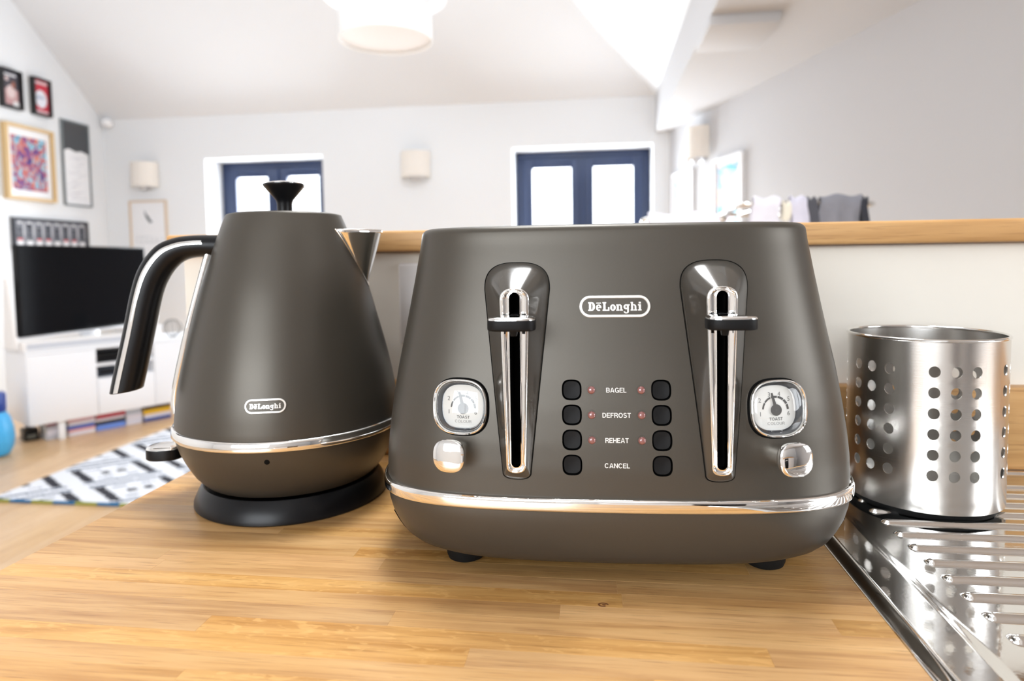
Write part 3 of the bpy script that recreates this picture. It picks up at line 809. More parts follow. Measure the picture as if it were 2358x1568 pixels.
        g = G2(); g.arc(0, 0, .0034, .0034, .0001, .0001, 0, 360, 32)
        a = math.radians(104); dx, dz = math.cos(a), math.sin(a); px, pz = -dz, dx
        g.poly([(dx * .001 + px * .00115, dz * .001 + pz * .00115), (dx * .001 - px * .00115, dz * .001 - pz * .00115), (dx * .0102 - px * .00055, dz * .0102 - pz * .00055), (dx * .0102 + px * .00055, dz * .0102 + pz * .00055)])
        map_obj('dial_needle', g.V, g.F, tS, (hx, hz), -.0017, M['ink'], fc)
        R = [(o(.0155), .0020), (o(.0151), .0028), (o(.0130), .0035), (o(.0095), .0040), (o(.005), .0043)]
        rings_obj('dial_glass', R, tS, c, M['glass'], T, cap1=True, smooth=80)
        # chrome adjusting knob
        kc = (sx * .0953, .0843)
        k = lambda w: sq(w, w * 1.02, 2.7, 64)
        kb = rings_obj('dial_knob', [(k(.0060), -.001), (k(.0062), .0095), (k(.0072), .0102), (k(.0084), .0128), (k(.0087), .0150), (k(.0087), .0172), (k(.0085), .0178), (k(.0080), .0181), (k(.0064), .0185), (k(.0042), .01875), (k(.002), .0189)], tS, kc, M['chrome'], T, cap1=True, smooth=40)
    # push buttons
    for c in btn:
        k = lambda w: sq(w, w * 1.03, 2.9, 40)
        rings_obj('push_button', [(k(.0051), -.0090), (k(.0052), -.0012), (k(.0049), -.0008), (k(.0040), -.0009), (k(.002), -.0012)], tS, c, M['button'], T, cap1=True, smooth=50)
    for sx in (-1, 1):
        for z in (.1222, .1076, .0930):
            c = (sx * .0147, z)
            led = rings_obj('indicator_light', [(circ(.0024, 24), -.0004), (circ(.0023, 24), .0004), (circ(.0018, 24), .0011), (circ(.0010, 24), .0014)], tS, c, M['red_led'], T, cap1=True, smooth=80)
            rings_obj('light_collar', [(circ(.0030, 24), -.0003), (circ(.0029, 24), .0003), (circ(.0023, 24), .0003)], tS, c, M['satindark'], led, smooth=60)
    for s, w, z in (('BAGEL', .0119, .1222), ('DEFROST', .0167, .1076), ('REHEAT', .0137, .0930), ('CANCEL', .0147, .0783)):
        caps_obj(s, w, .0028, tS, (0, z), .00025, M['print'], T)
    badge(tS, (0.0, .1714), .0214, .0067, T)
    return T
toaster()

# ------------------------------------------------------------------ kettle
KP = [(.0920, .0695), (.0915, .076), (.0893, .0935), (.0838, .122), (.0762, .152), (.0680, .182), (.0584, .2106), (.0526, .2274), (.0477, .2395)]
_kz = [p[1] for p in KP]; _kr = [p[0] for p in KP]
def krad(z):
    if z < .0695: return float(np.interp(z, [.0205, .0235, .034, .048, .061], [.0705, .0745, .0815, .0885, .0925]))
    return float(np.interp(z, _kz, _kr))
def smooth_prof(pts, n=6):
    P = spline([(p[0], p[1], 0) for p in pts], n); return [(p.x, p.y) for p in P]
_ks = smooth_prof(KP); _ksz = [p[1] for p in _ks]; _ksr = [p[0] for p in _ks]
def kS(u, z, out=0.0):
    r = float(np.interp(z, _ksz, _ksr)) if z >= .0695 else krad(z)
    dr = (krad(z + .003) - krad(z - .003)) / .006
    ph = u / r
    n = Vector((math.sin(ph), -math.cos(ph), -dr)).normalized()
    return Vector((r * math.sin(ph), -r * math.cos(ph), z)) + n * out
def kettle():
    K = thing('kettle', 'matte bronze grey cordless kettle with black handle, chrome spout and black base', 'kettle', (-.2641, .5343, 0), math.radians(14.4))
    lathe_obj('power_base', [(.0785, 0), (.0800, .0012), (.0798, .004), (.0765, .0115), (.0735, .0165), (.0725, .0178), (.0712, .0180), (.0704, .0172), (.0700, .0150), (.02, .0145)], M['black'], K, 128, 30)
    lathe_obj('lower_body', [(.060, .0190), (.0700, .0196), (.0712, .0204), (.0745, .0238), (.0785, .0285), (.0818, .0340), (.0852, .0405), (.0885, .0480), (.0908, .0550), (.0922, .0612), (.0900, .0616)], M['satindark'], K, 144, 35)
    lathe_obj('chrome_band', [(.0900, .0612), (.0936, .0613), (.0944, .0618), (.0946, .0626), (.0945, .0650), (.0941, .0675), (.0936, .0688), (.0926, .0694), (.0900, .0695)], M['chrome'], K, 160, 50)
    top = [(.0473, .2405), (.0467, .2413), (.0455, .2417), (.0440, .2416)]
    lathe_obj('upper_body', [(.0905, .0694)] + _ks + top, M['satin'], K, 160, 35)
    ld = lathe_obj('lid', [(.0430, .2400), (.0432, .2418), (.0425, .2423), (.012, .2425)], M['satin'], K, 96, 35)
    lathe_obj('lid_knob', [(.0062, .2420), (.0064, .2515), (.0072, .2545), (.0105, .2585), (.0168, .2660), (.0172, .2668), (.0172, .2678), (.0160, .2682)], M['black'], K, 64, 30)
    lathe_obj('knob_cap', [(.0160, .2678), (.0161, .2684), (.0145, .2692), (.0100, .2700), (.0045, .2704)], M['chrome'], K, 64, 50)
    # spout
    def sp(z, grow=0.0):
        t = max(0.0, (z - .1795) / (.2285 - .1795))
        w = .0262 * t ** .78; xn = .0672 + (.0822 - .0672) * t
        pts = []
        rb = krad(min(z, .2395)) - .004
        N = 28
        for i in range(N + 1):
            s = -1 + 2 * i / N
            y = s * w; xb = math.sqrt(max(rb * rb - y * y, 0))
            x = xb + (xn - xb) * (1 - abs(s) ** 1.9) ** (1 / 1.6)
            pts.append((x, y, z))
        return pts
    R = [sp(z) for z in np.linspace(.1797, .2283, 16)]
    V, Fc = loft(R, False, False, closed=False)
    o = mk('spout', V, Fc, M['chrome'], K, 50)
    md = o.modifiers.new('thick', 'SOLIDIFY'); md.thickness = .0009; md.offset = -1
    edge = [Vector(kS(0, z, 0)) for z in (0.1,)]
    for s in (-1, 1):
        P = []
        for z in np.linspace(.1797, .2283, 16):
            t = max(0.0, (z - .1795) / .049); w = .0262 * t ** .78 + .0006; r = krad(z) + .0002; P.append((math.sqrt(r * r - w * w), s * w, z))
        tube('spout_rim', P, .0007, M['chrome'], o, 8, up=(0, 0, 1))
    # handle
    oo = [(-.050, .2250), (-.061, .2253), (-.0775, .2250), (-.0915, .2228), (-.1056, .2162), (-.1184, .2000), (-.1262, .1789), (-.1348, .1424), (-.1432, .1095), (-.1468, .0935)]
    ii = [(-.050, .2060), (-.059, .2066), (-.0695, .2068), (-.0808, .2048), (-.0895, .1990), (-.0975, .1880), (-.1035, .1730), (-.1110, .1420), (-.1182, .1120), (-.1222, .0968)]
    O = spline([(a, 0, b) for a, b in oo], 5); I = spline([(a, 0, b) for a, b in ii], 5)
    R = []
    TH = lambda f: .0105 + .0025 * f
    n = len(O)
    for k, (p, q) in enumerate(zip(O, I)):
        c = (p + q) / 2; h = (p - q) / 2; th = TH(k / n)
        R.append([c + h * u + Vector((0, v * th, 0)) for u, v in sq(1, 1, 2.3, 40)])
    e = R[-1]; c = sum(e, Vector()) / len(e); tdir = (O[-1] - O[-2]).normalized()
    R.append([c + (v - c) * .93 + tdir * .0008 for v in e])
    V, Fc = loft(R); hd = mk('handle', V, Fc, M['black'], K, 50)
    for s in (-1, 1):
        R = []
        for k in range(7, n):
            p, q = O[k], I[k]; c = (p + q) / 2; h = (p - q) / 2; th = TH(k / n)
            ring = []
            for du, dv in ((.13, -.0006), (.13, .0004), (.29, .0006), (.45, .0004), (.45, -.0006)):
                yy = th * (1 - abs(du) ** 2.3) ** (1 / 2.3)
                ring.append(c + h * du + Vector((0, s * (yy + dv), 0)))
            R.append(ring)
        V, Fc = loft(R); mk('chrome_strip', V, Fc, M['chrome'], hd, 50)
    # chrome water gauge trim down the handle side of the body
    P = spline([(-.0590, 0, .2175), (-.0640, 0, .2050), (-.0785, 0, .1560), (-.0868, 0, .1240), (-.0925, 0, .1000), (-.0948, 0, .0850), (-.0945, 0, .0745)], 6)
    V, Fc = sweep(P, sq(.0075, .0034, 3.5, 24), (0, 1, 0)); mk('water_gauge_trim', V, Fc, M['chrome'], K, 45)
    # power switch paddle
    pl = sq(.0150, .0125, 2.5, 48); cx = -.1055
    sw = mk('power_switch', *loft([[(cx + u * k, v * k, z) for u, v in pl] for k, z in ((.93, .0355), (1, .0365), (1, .0435), (.985, .0445))]), M['black'], K, 40)
    mk('chrome_cap', *loft([[(cx + u * k, v * k, z) for u, v in pl] for k, z in ((.985, .0445), (.95, .0457), (.8, .0468), (.4, .0476))]), M['chrome'], sw, 60)
    box('switch_neck', (-.093, -.005, .037), (-.078, .005, .0435), M['black'], sw, .001)
    rings_obj('indicator_light', [(circ(.0021, 20), -.0004), (circ(.0020, 20), .0003), (circ(.001, 20), .0005)], kS, (0, .0537), M['void'], K, cap1=True, smooth=60)
    badge(kS, (0, .0953), .0148, .0053, K)
kettle()

# ------------------------------------------------------------------ cutlery holder
def holder():
    C = (.2642, .5617); Rr = .0555
    H = thing('cutlery_holder', 'round stainless steel utensil holder with rows of round holes on the drainer', 'utensil holder', (C[0], C[1], 0))
    z0, z1 = .0075, .1363
    pitch = math.radians(14.75)
    hz = [.0365 + .0155 * k for k in range(6)]; rh = .0043; rx = .0038
    # columns of the unrolled sheet
    colsp = []
    for g in range(6):
        base = math.radians(-18.4 + 60 * g)
        colsp += [(base + pitch * k) for k in range(3)]
    colsp = sorted([(c + 2 * PI) % (2 * PI) for c in colsp])
    V = []; Fc = []; idx = {}
    def P(th, z, key=None):
        k = (round(th % (2 * PI), 5), round(z, 6))
        if k in idx: return idx[k]
        idx[k] = len(V); V.append((Rr * math.sin(th), -Rr * math.cos(th), z)); return idx[k]
    half = pitch / 2
    zedges = [z0] + [hz[0] - .00775 + .0155 * k for k in range(7)] + [z1]
    def plain(t0, t1, za, zb):
        n = max(1, int(round((t1 - t0) / math.radians(3.7))))
        for i in range(n):
            a = t0 + (t1 - t0) * i / n; b = t0 + (t1 - t0) * (i + 1) / n
            Fc.append((P(a, za), P(b, za), P(b, zb), P(a, zb)))
    cells = []
    for c in colsp: cells.append((c - half, c + half, True))
    cells.sort()
    full = []
    for i, (a, b, h) in enumerate(cells):
        full.append((a, b, True)); nx = cells[(i + 1) % len(cells)][0] + (2 * PI if i == len(cells) - 1 else 0)
        if nx - b > 1e-4: full.append((b, nx, False))
    for a, b, h in full:
        for k in range(len(zedges) - 1):
            za, zb = zedges[k], zedges[k + 1]
            if not h or k == 0 or k == len(zedges) - 2:
                plain(a, b, za, zb); continue
            # square boundary with 4 points per side, matching circle
            cth = (a + b) / 2; cz = (za + zb) / 2; N = 4
            bd = []
            for i in range(N): bd.append((a + (b - a) * i / N, za))
            for i in range(N): bd.append((b, za + (zb - za) * i / N))
            for i in range(N): bd.append((b - (b - a) * i / N, zb))
            for i in range(N): bd.append((a, zb - (zb - za) * i / N))
            sub = []
            for i in range(16):
                p, q = bd[i], bd[(i + 1) % 16]; sub.append(p)
            cir = []
            base = len(V)
            for i in range(16):
                an = math.radians(-135 + 22.5 * i)
                V.append((Rr * math.sin(cth + rx * math.cos(an) / Rr), -Rr * math.cos(cth + rx * math.cos(an) / Rr), cz + rh * math.sin(an)))
            for i in range(16):
                j = (i + 1) % 16
                Fc.append((P(*sub[i]), P(*sub[j]), base + j, base + i))
    bmx = mk('perforated_wall', V, Fc, M['brushed'], H, 30)
    bm = bmesh.new(); bm.from_mesh(bmx.data); bmesh.ops.remove_doubles(bm, verts=bm.verts, dist=2e-5)
    cen = sum((f.calc_center_median().normalized().dot(f.normal) for f in bm.faces))
    bm.normal_update()
    for f in bm.faces:
        c = f.calc_center_median(); c.z = 0
        if f.normal.dot(c) < 0: f.normal_flip()
    bm.to_mesh(bmx.data); bm.free(); bmx.data.polygons.foreach_set('use_smooth', [True] * len(bmx.data.polygons))
    md = bmx.modifiers.new('thick', 'SOLIDIFY'); md.thickness = .0007; md.offset = -1
    md.use_even_offset = True
    bv = bmx.modifiers.new('es', 'EDGE_SPLIT'); bv.split_angle = math.radians(50)
    # rolled rim, floor, base ring
    R = []
    for k in range(13):
        t = 2 * PI * k / 12; R.append((Rr - .0003 + .0013 * math.cos(t), z1 + .0005 + .0013 * math.sin(t)))
    lathe_obj('rolled_rim', R, M['steel'], H, 128, 80, cap0=False, cap1=False)
    lathe_obj('floor_plate', [(.0546, .0085), (.0546, .0100), (.01, .0100)], M['brushed'], H, 96, 40)
    lathe_obj('base_ring', [(.0500, .0014), (.0515, .0020), (.0530, .0072), (.0530, .0086)], M['blackmatte'], H, 96, 40)
holder()

# ------------------------------------------------------------------ wall socket and plug behind the toaster
sk = thing('wall_socket', 'white double wall socket plate on the half wall behind the toaster', 'socket', (-.1295, WY, .1565))
box('faceplate', (-.0735, -.0085, -.0425), (.0735, 0, .0425), M['whitesatin'], sk, .0035, 4)
for sx in (-1, 1):
    box('rocker_switch', (sx * .018 - .006, -.0115, .016), (sx * .018 + .006, -.0086, .034), M['whitesatin'], sk, .001)
pg = thing('plug', 'black plug pushed into the wall socket behind the toaster', 'plug', (-.1630, WY - .0086, .145))
V, Fc = loft([[(u, -d, v) for u, v in sq(w, w * 1.0, 3.2, 40)] for w, d in ((.0215, 0), (.0225, .004), (.0215, .016), (.016, .022))])
mk('plug_body', V, Fc, M['black'], pg, 40)
tube('cable', spline([(0, -.010, -.020), (.002, -.012, -.06), (.01, -.018, -.115), (.03, -.020, -.137), (.07, -.022, -.1385), (.12, -.024, -.1385)], 6), .0032, M['black'], pg)

# ------------------------------------------------------------------ lounge: cabinet, television, books
CAB = Vector((-3.46, 3.545, 0)); CANG = math.atan2(.856, .516)
def cab_thing(name, label, cat, u, v, z, group=None, rot=0.0):
    c, s = math.cos(CANG), math.sin(CANG)
    return thing(name, label, cat, (CAB.x + c * u - s * v, CAB.y + s * u + c * v, z), CANG + rot, group)
tc = cab_thing('tv_cabinet', 'long low white television cabinet on legs with two open middle shelves', 'cabinet', 0, 0, FZ)
W, Dp, HB, HT = 1.13, .42, .12, .577
box('top_panel', (0, 0, HT - .02), (W, Dp, HT), M['white'], tc, .003)
box('side_panel', (0, .012, HB), (.018, Dp, HT - .02), M['white'], tc, .001); box('side_panel', (W - .018, .012, HB), (W, Dp, HT - .02), M['white'], tc, .001)
box('bottom_panel', (.018, .012, HB), (W - .018, Dp, HB + .018), M['white'], tc); box('back_panel', (.018, Dp - .01, HB + .018), (W - .018, Dp, HT - .02), M['white'], tc)
box('partition', (.370, .012, HB + .018), (.386, Dp - .01, HT - .02), M['white'], tc); box('partition', (.744, .012, HB + .018), (.760, Dp - .01, HT - .02), M['white'], tc)
box('shelf', (.386, .004, .440), (.744, Dp - .01, .458), M['white'], tc); box('shelf', (.386, .012, .345), (.744, Dp - .01, .361), M['white'], tc)
box('cabinet_door', (.001, -.006, HB), (.384, .0115, HT - .021), M['white'], tc, .002); box('cabinet_door', (.746, -.006, HB), (W - .001, .0115, HT - .021), M['white'], tc, .002)
box('drawer_front', (.387, -.006, HB), (.743, .0115, .359), M['white'], tc, .002)
for a, b in ((.160, .012), (.05, .26), (W - .19, .012), (W - .08, .26)):
    box('leg', (a, b, 0), (a + .036, b + .036, HB), M['white'], tc, .002)
d1 = cab_thing('set_top_box', 'slim black set top box on the upper open cabinet shelf', 'media box', .40, .05, FZ + .4585)
box('body', (0, 0, 0), (.25, .20, .052), M['black'], d1, .003); box('display_strip', (.02, -.0012, .02), (.12, 0, .032), M['tvscreen'], d1)
d2 = cab_thing('router', 'small dark box standing on the lower open cabinet shelf', 'media box', .40, .06, FZ + .3615)
box('body', (0, 0, 0), (.13, .15, .062), flat((.03, .04, .06)), d2, .004); box('vent_panel', (.02, -.001, .015), (.11, 0, .045), M['black'], d2)
d3 = cab_thing('white_case', 'small white case beside the dark box on the lower cabinet shelf', 'case', .56, .06, FZ + .3615)
box('body', (0, 0, 0), (.12, .15, .05), M['whitesatin'], d3, .006); box('lid_seam', (.0, -.0008, .03), (.12, 0, .032), M['silver'], d3)

tv = thing('television', 'large flat black television standing on the white cabinet', 'television', (-3.573, 3.648, -.2405), math.radians(90 - 6.5))
box('casing', (0, .004, 0), (1.02, .045, .583), M['black'], tv, .004)
box('screen', (.009, .0015, .014), (1.011, .0038, .574), M['tvscreen'], tv)
box('silver_trim', (0, -.001, -.010), (1.02, .03, -.0005), M['silver'], tv, .002)
box('stand_neck', (.44, .012, -.066), (.58, .035, -.0105), M['silver'], tv, .002)
box('stand_foot', (.36, -.03, -.0815), (.66, .075, -.0665), M['silver'], tv, .003)
sb = cab_thing('soundbar', 'long low white soundbar on the cabinet in front of the television', 'soundbar', .0, .035, FZ + HT + .0005)
box('body', (0, 0, 0), (.60, .085, .062), M['whitesatin'], sb, .008, 3); box('grille', (.02, -.001, .012), (.58, 0, .048), flat((.55, .57, .62)), sb)
wp = cab_thing('white_speaker', 'white tapered speaker panel beside the left end of the television', 'speaker', .004, .125, FZ + HT + .0005)
V, Fc = loft([[(-.018, 0, .006), (-.002, 0, .006), (-.002, .24, .006), (-.018, .24, .006)], [(-.036, .04, .45), (-.024, .04, .45), (-.024, .10, .45), (-.036, .10, .45)]])
mk('body', V, Fc, M['whitesatin'], wp); box('base_plate', (-.019, -.002, 0), (-.001, .245, .0058), M['silver'], wp)
# pieces on the right end of the cabinet
wb = cab_thing('storage_box', 'small white lidded box on the right end of the television cabinet', 'box', .755, .10, FZ + HT + .0005)
box('body', (0, 0, 0), (.10, .12, .075), M['whitesatin'], wb, .003); box('lid', (-.003, -.003, .0755), (.103, .123, .095), M['white'], wb, .003)
gv = cab_thing('glass_bowl', 'pale green glass bowl standing on the white lidded box', 'bowl', .805, .16, FZ + HT + .0960)
lathe_obj('bowl', [(.020, 0), (.022, .004), (.034, .02), (.045, .045), (.047, .07), (.044, .07), (.041, .046), (.030, .022), (.012, .008)], flat((.55, .72, .66), .15), gv, 40)
lathe_obj('rim', [(.0445, .0702), (.0475, .0702), (.0475, .0722), (.0445, .0722)], M['silver'], gv, 40)
wo = cab_thing('wire_ornament', 'dark wire sphere ornament on the right end of the cabinet', 'ornament', .935, .12, FZ + HT + .0005)
for k in range(5):
    a = PI * k / 5; R0 = .062
    tube('wire_ring', [(R0 * math.cos(t) * math.cos(a), R0 * math.cos(t) * math.sin(a), .0655 + R0 * math.sin(t)) for t in [2 * PI * i / 32 for i in range(33)]], .0022, flat((.10, .11, .12)), wo, 6, up=(-math.sin(a), math.cos(a), 0))
lathe_obj('base_disc', [(.025, 0), (.025, .003), (.02, .0035)], flat((.10, .11, .12)), wo, 24)

def book(label, u, v, z, w, d, h, col, group='books stacked on the floor under the cabinet', rot=0.0, cat='book', pages=(.82, .80, .75)):
    b = cab_thing('book', label, cat, u, v, z, group, rot)
    t = .003
    bm = bmesh.new()
    bx(bm, (0, 0, 0), (w, d, t)); bx(bm, (0, 0, h - t), (w, d, h)); bx(bm, (0, 0, t), (w, t, h - t))
    from_bm('cover', bm, flat(col), b)
    box('page_block', (.003, t, t), (w - .003, d - .004, h - t), flat(pages), b)
    return b
R_, Wt, Bl, Bk, Ye = s2l(190, 30, 60), s2l(225, 222, 232), s2l(45, 95, 190), s2l(22, 22, 28), s2l(235, 190, 40)
Pk, Gy, Pw, Db = s2l(225, 170, 180), s2l(190, 190, 198), s2l(110, 145, 225), s2l(35, 75, 150)
stacks = [
    (.105, .062, [(Gy, .030, 'grey book at the bottom of the leftmost stack under the cabinet'), (Wt, .034, 'white book in the leftmost stack under the cabinet'), (Gy, .026, 'thin grey book below the dark red one in the leftmost stack'), (s2l(130, 30, 45), .020, 'dark red book topmost of the leftmost stack under the cabinet')]),
    (.225, .155, [(Wt, .022, 'white book lowest in the stack beside the white cabinet leg'), (s2l(225, 165, 160), .018, 'salmon book low in the stack beside the white cabinet leg'), (Bl, .024, 'royal blue book in the stack beside the white cabinet leg'), (Wt, .026, 'white book above the royal blue book under the cabinet'), (Pk, .018, 'pink book topmost beside the white cabinet leg')]),
    (.388, .178, [(Pw, .036, 'periwinkle blue book lowest in the middle stack under the cabinet'), (Bk, .022, 'black book lying on the periwinkle blue book'), (Wt, .022, 'white book between the black and red books under the cabinet'), (R_, .026, 'red book topmost of the middle stack under the cabinet')]),
    (.573, .100, [(s2l(215, 215, 228), .036, 'pale grey book lowest in the all pale stack under the cabinet'), (Wt, .034, 'white book in the middle of the all pale stack'), (s2l(200, 210, 225), .036, 'pale bluish book topmost of the all pale stack')]),
    (.688, .185, [(Db, .022, 'dark blue book lowest in the stack with the yellow book'), (Wt, .026, 'white book under the yellow book below the cabinet'), (Ye, .036, 'thick yellow book under the right end of the cabinet'), (s2l(70, 50, 45), .016, 'dark brown book lying on the thick yellow book')]),
]
for u, w, bs in stacks:
    z = FZ + .0004
    for i, (c, h, lab) in enumerate(bs):
        book(lab, u + (i % 2) * .003, .062 + (i % 3) * .004, z, w, .15, h - .0006, c); z += h
bb = cab_thing('shoe_box', 'small black box on the floor under the left end of the cabinet', 'box', .012, .14, FZ + .0004)
box('body', (0, 0, 0), (.075, .10, .075), M['black'], bb, .002); box('label_panel', (.012, -.0008, .015), (.060, 0, .04), flat(s2l(120, 125, 120)), bb)

# blue container at the left edge
bj = thing('blue_container', 'light blue rounded container with dark blue top on the floor left of the cabinet', 'container', (-3.50, 3.33, FZ))
lathe_obj('body', [(.05, 0), (.085, .01), (.105, .05), (.112, .11), (.108, .17), (.095, .225), (.075, .26)], flat(s2l(70, 175, 235), .3), bj, 48)
lathe_obj('top', [(.075, .2605), (.080, .27), (.080, .36), (.07, .375), (.02, .38)], flat(s2l(15, 60, 150), .3), bj, 48)

# rug with woven geometric pattern, every patch its own face
def rug():
    x0, y0, x1, y1 = -2.845, 2.67, -.75, 4.35; cs = .0125
    e1 = (.77, .64); e2 = (.82, -.57); dt = e1[0] * e2[1] - e1[1] * e2[0]
    ctr = (-2.5475, 3.108)     # centre of one motif
    P, Q = .415, .400
    mats = [mat('rug_white_wool', s2l(216, 218, 224), .95, noise=.04, nscale=200), mat('rug_black_wool', s2l(26, 26, 38), .95, noise=.2, nscale=200), mat('rug_slate_wool', s2l(85, 98, 118), .95), mat('rug_blue_edge', s2l(20, 100, 150), .95), mat('rug_olive_edge', s2l(140, 145, 60), .95)]
    nx, ny = int((x1 - x0) / cs), int((y1 - y0) / cs)
    V = []; Fc = []; fm = []
    def pt(i, j, z): V.append((x0 + i * cs, y0 + j * cs, z)); return len(V) - 1
    g = {}
    def gp(i, j):
        if (i, j) not in g: g[(i, j)] = pt(i, j, FZ + .0115)
        return g[(i, j)]
    for i in range(nx):
        for j in range(ny):
            cx, cy = x0 + (i + .5) * cs - ctr[0], y0 + (j + .5) * cs - ctr[1]
            p = (cx * e2[1] - cy * e2[0]) / dt; q = (e1[0] * cy - e1[1] * cx) / dt
            q = (q + Q / 2) % Q - Q / 2; p = (p + P / 2) % P - P / 2
            ap, aq = abs(p), abs(q); k = 0
            if .118 < ap < .162 and aq < .138: k = 1
            elif .148 < aq < .176 and ap < .17: k = 2
            elif .082 < aq < .098 and .03 < ap < .09: k = 2
            elif aq < .026 and .016 < ap < .054: k = 1
            elif .062 < aq < .072 and ap < .09: k = 0
            if j < 1: k = 3 if (i // 9) % 2 else 4
            Fc.append((gp(i, j), gp(i + 1, j), gp(i + 1, j + 1), gp(i, j + 1))); fm.append(k)
    # bound edges
    zb = FZ + .0003
    def side(pts, f):
        for k in range(len(pts) - 1):
            a_, b_ = pts[k], pts[k + 1]; n = len(V)
            V.extend([(V[a_][0], V[a_][1], zb), (V[b_][0], V[b_][1], zb)]); Fc.append((n, n + 1, b_, a_)); fm.append(f(k))
    side([gp(i, 0) for i in range(nx + 1)], lambda k: 3 if (k // 9) % 2 else 4)
    side([gp(i, ny) for i in range(nx + 1)], lambda k: 3); side([gp(0, j) for j in range(ny + 1)], lambda k: 0); side([gp(nx, j) for j in range(ny + 1)], lambda k: 0)
    o = mk('rug', V, Fc, None, None, None, mats, fm)
    tag(o, 'white rug with black geometric pattern and blue olive edge on the wooden floor', 'rug')
rug()

# ------------------------------------------------------------------ pictures and wall lights
def bars(w, h, bw, d):
    bm = bmesh.new()
    bx(bm, (-w / 2, -d, -h / 2), (-w / 2 + bw, 0, h / 2)); bx(bm, (w / 2 - bw, -d, -h / 2), (w / 2, 0, h / 2))
    bx(bm, (-w / 2 + bw, -d, h / 2 - bw), (w / 2 - bw, 0, h / 2)); bx(bm, (-w / 2 + bw, -d, -h / 2), (w / 2 - bw, 0, -h / 2 + bw))
    return bm
def picture(label, loc, rz, w, h, bw, d, fmat, paper, glassy=True):
    t = thing('framed_picture', label, 'picture', loc, rz)
    from_bm('frame', bars(w, h, bw, d), fmat, t)
    p = box('print', (-w / 2 + bw, -d * .45, -h / 2 + bw), (w / 2 - bw, -.001, h / 2 - bw), paper, t)
    if glassy: box('glass_pane', (-w / 2 + bw, -d * .75, -h / 2 + bw), (w / 2 - bw, -d * .75 + .0015, h / 2 - bw), M['picglass'], t)
    return t, p, -d * .45
def patch(p, y, polys, m, name='print_patch'):
    V = []; Fc = []
    for q in polys:
        Fc.append(tuple(range(len(V), len(V) + len(q)))); V += [(a, y - .0004, b) for a, b in q]
    return mk(name, V, Fc, m, p)
def rc(a, b, c, d): return [(a, b), (c, b), (c, d), (a, d)]
def ell(cx, cy, rx, ry, n=28): return [(cx + rx * math.cos(2 * PI * i / n), cy + ry * math.sin(2 * PI * i / n)) for i in range(n)]
def on_left(y0, y1, z0, z1): return (XL, (y0 + y1) / 2, (z0 + z1) / 2), math.radians(90), y1 - y0, z1 - z0
def patch78(p, y, polys, m): return patch(p, y, [[(a * .80, b) for a, b in q] for q in polys], m)
# dark cover
loc, rz, w, h = on_left(4.535, 4.715, 1.437, 1.735)
t, p, y = picture('small black framed dark cover print, nearer of the two top prints', loc, rz, w, h, .013, .045, M['blackframe'], flat(s2l(70, 68, 78)))
patch78(p, y, [rc(-.075, .10, .065, .115)], flat(s2l(225, 225, 230))); patch78(p, y, [rc(-.075, -.12, .08, .0)], flat(s2l(190, 150, 150)))
patch78(p, y - .0003, [ell(.0, -.02, .05, .05), rc(-.06, .06, -.02, .09)], flat(s2l(215, 195, 195))); patch78(p, y - .0006, [ell(.03, .035, .022, .03)], flat(s2l(150, 95, 80))); patch78(p, y - .0006, [rc(.02, -.125, .085, -.09)], flat(s2l(225, 225, 225)))
# red cover
loc, rz, w, h = on_left(4.818, 4.990, 1.440, 1.740)
t, p, y = picture('small black framed red cover print with a white disc', loc, rz, w, h, .013, .045, M['blackframe'], flat(s2l(205, 55, 75)))
patch78(p, y, [rc(-.085, .105, .085, .125), rc(-.075, -.125, .085, -.11)], flat(s2l(235, 215, 220))); patch78(p, y - .0002, [ell(.0, -.015, .072, .072)], flat(s2l(232, 232, 242)))
patch78(p, y - .0005, [rc(-.05, -.02, -.01, .01), rc(.005, -.015, .035, .012)], flat(s2l(165, 180, 205)))
# colourful abstract in pale wood frame
def abstract_mat(name, stops, sc, seed):
    m, t, pb = nt(name); N = t.nodes.new; L = t.links.new
    tcx = N('ShaderNodeTexCoord'); mp = N('ShaderNodeMapping'); mp.inputs['Location'].default_value = (seed, seed * .7, seed * .3); mp.inputs['Scale'].default_value = (sc * 1.3, 1, sc * .85)
    nz = N('ShaderNodeTexNoise'); nz.inputs['Scale'].default_value = 1; nz.inputs['Detail'].default_value = 2.0; nz.inputs['Distortion'].default_value = 1.4
    rp = N('ShaderNodeValToRGB'); rp.color_ramp.interpolation = 'LINEAR'
    el = rp.color_ramp.elements; el[0].position, el[0].color = stops[0][0], (*stops[0][1], 1); el[1].position, el[1].color = stops[-1][0], (*stops[-1][1], 1)
    for q, c in stops[1:-1]:
        e = el.new(q); e.color = (*c, 1)
    L(tcx.outputs['Object'], mp.inputs[0]); L(mp.outputs[0], nz.inputs['Vector']); L(nz.outputs['Fac'], rp.inputs[0]); L(rp.outputs[0], pb.inputs['Base Color']); pb.inputs['Roughness'].default_value = .6
    return m
loc, rz, w, h = on_left(4.530, 4.985, .735, 1.322)
t, p, y = picture('large pale wood framed abstract in blue, orange and purple on white mount', loc, rz, w, h, .022, .048, M['framewood'], M['paper'])
ab = abstract_mat('abstract_art_pigments', [(.30, s2l(50, 50, 115)), (.40, s2l(105, 70, 140)), (.46, s2l(195, 95, 90)), (.52, s2l(215, 135, 100)), (.57, s2l(90, 165, 205)), (.63, s2l(160, 215, 230)), (.70, s2l(60, 80, 130))], 15, 3.1)
patch(p, y, [rc(-.165, -.215, .165, .21)], ab, 'artwork')
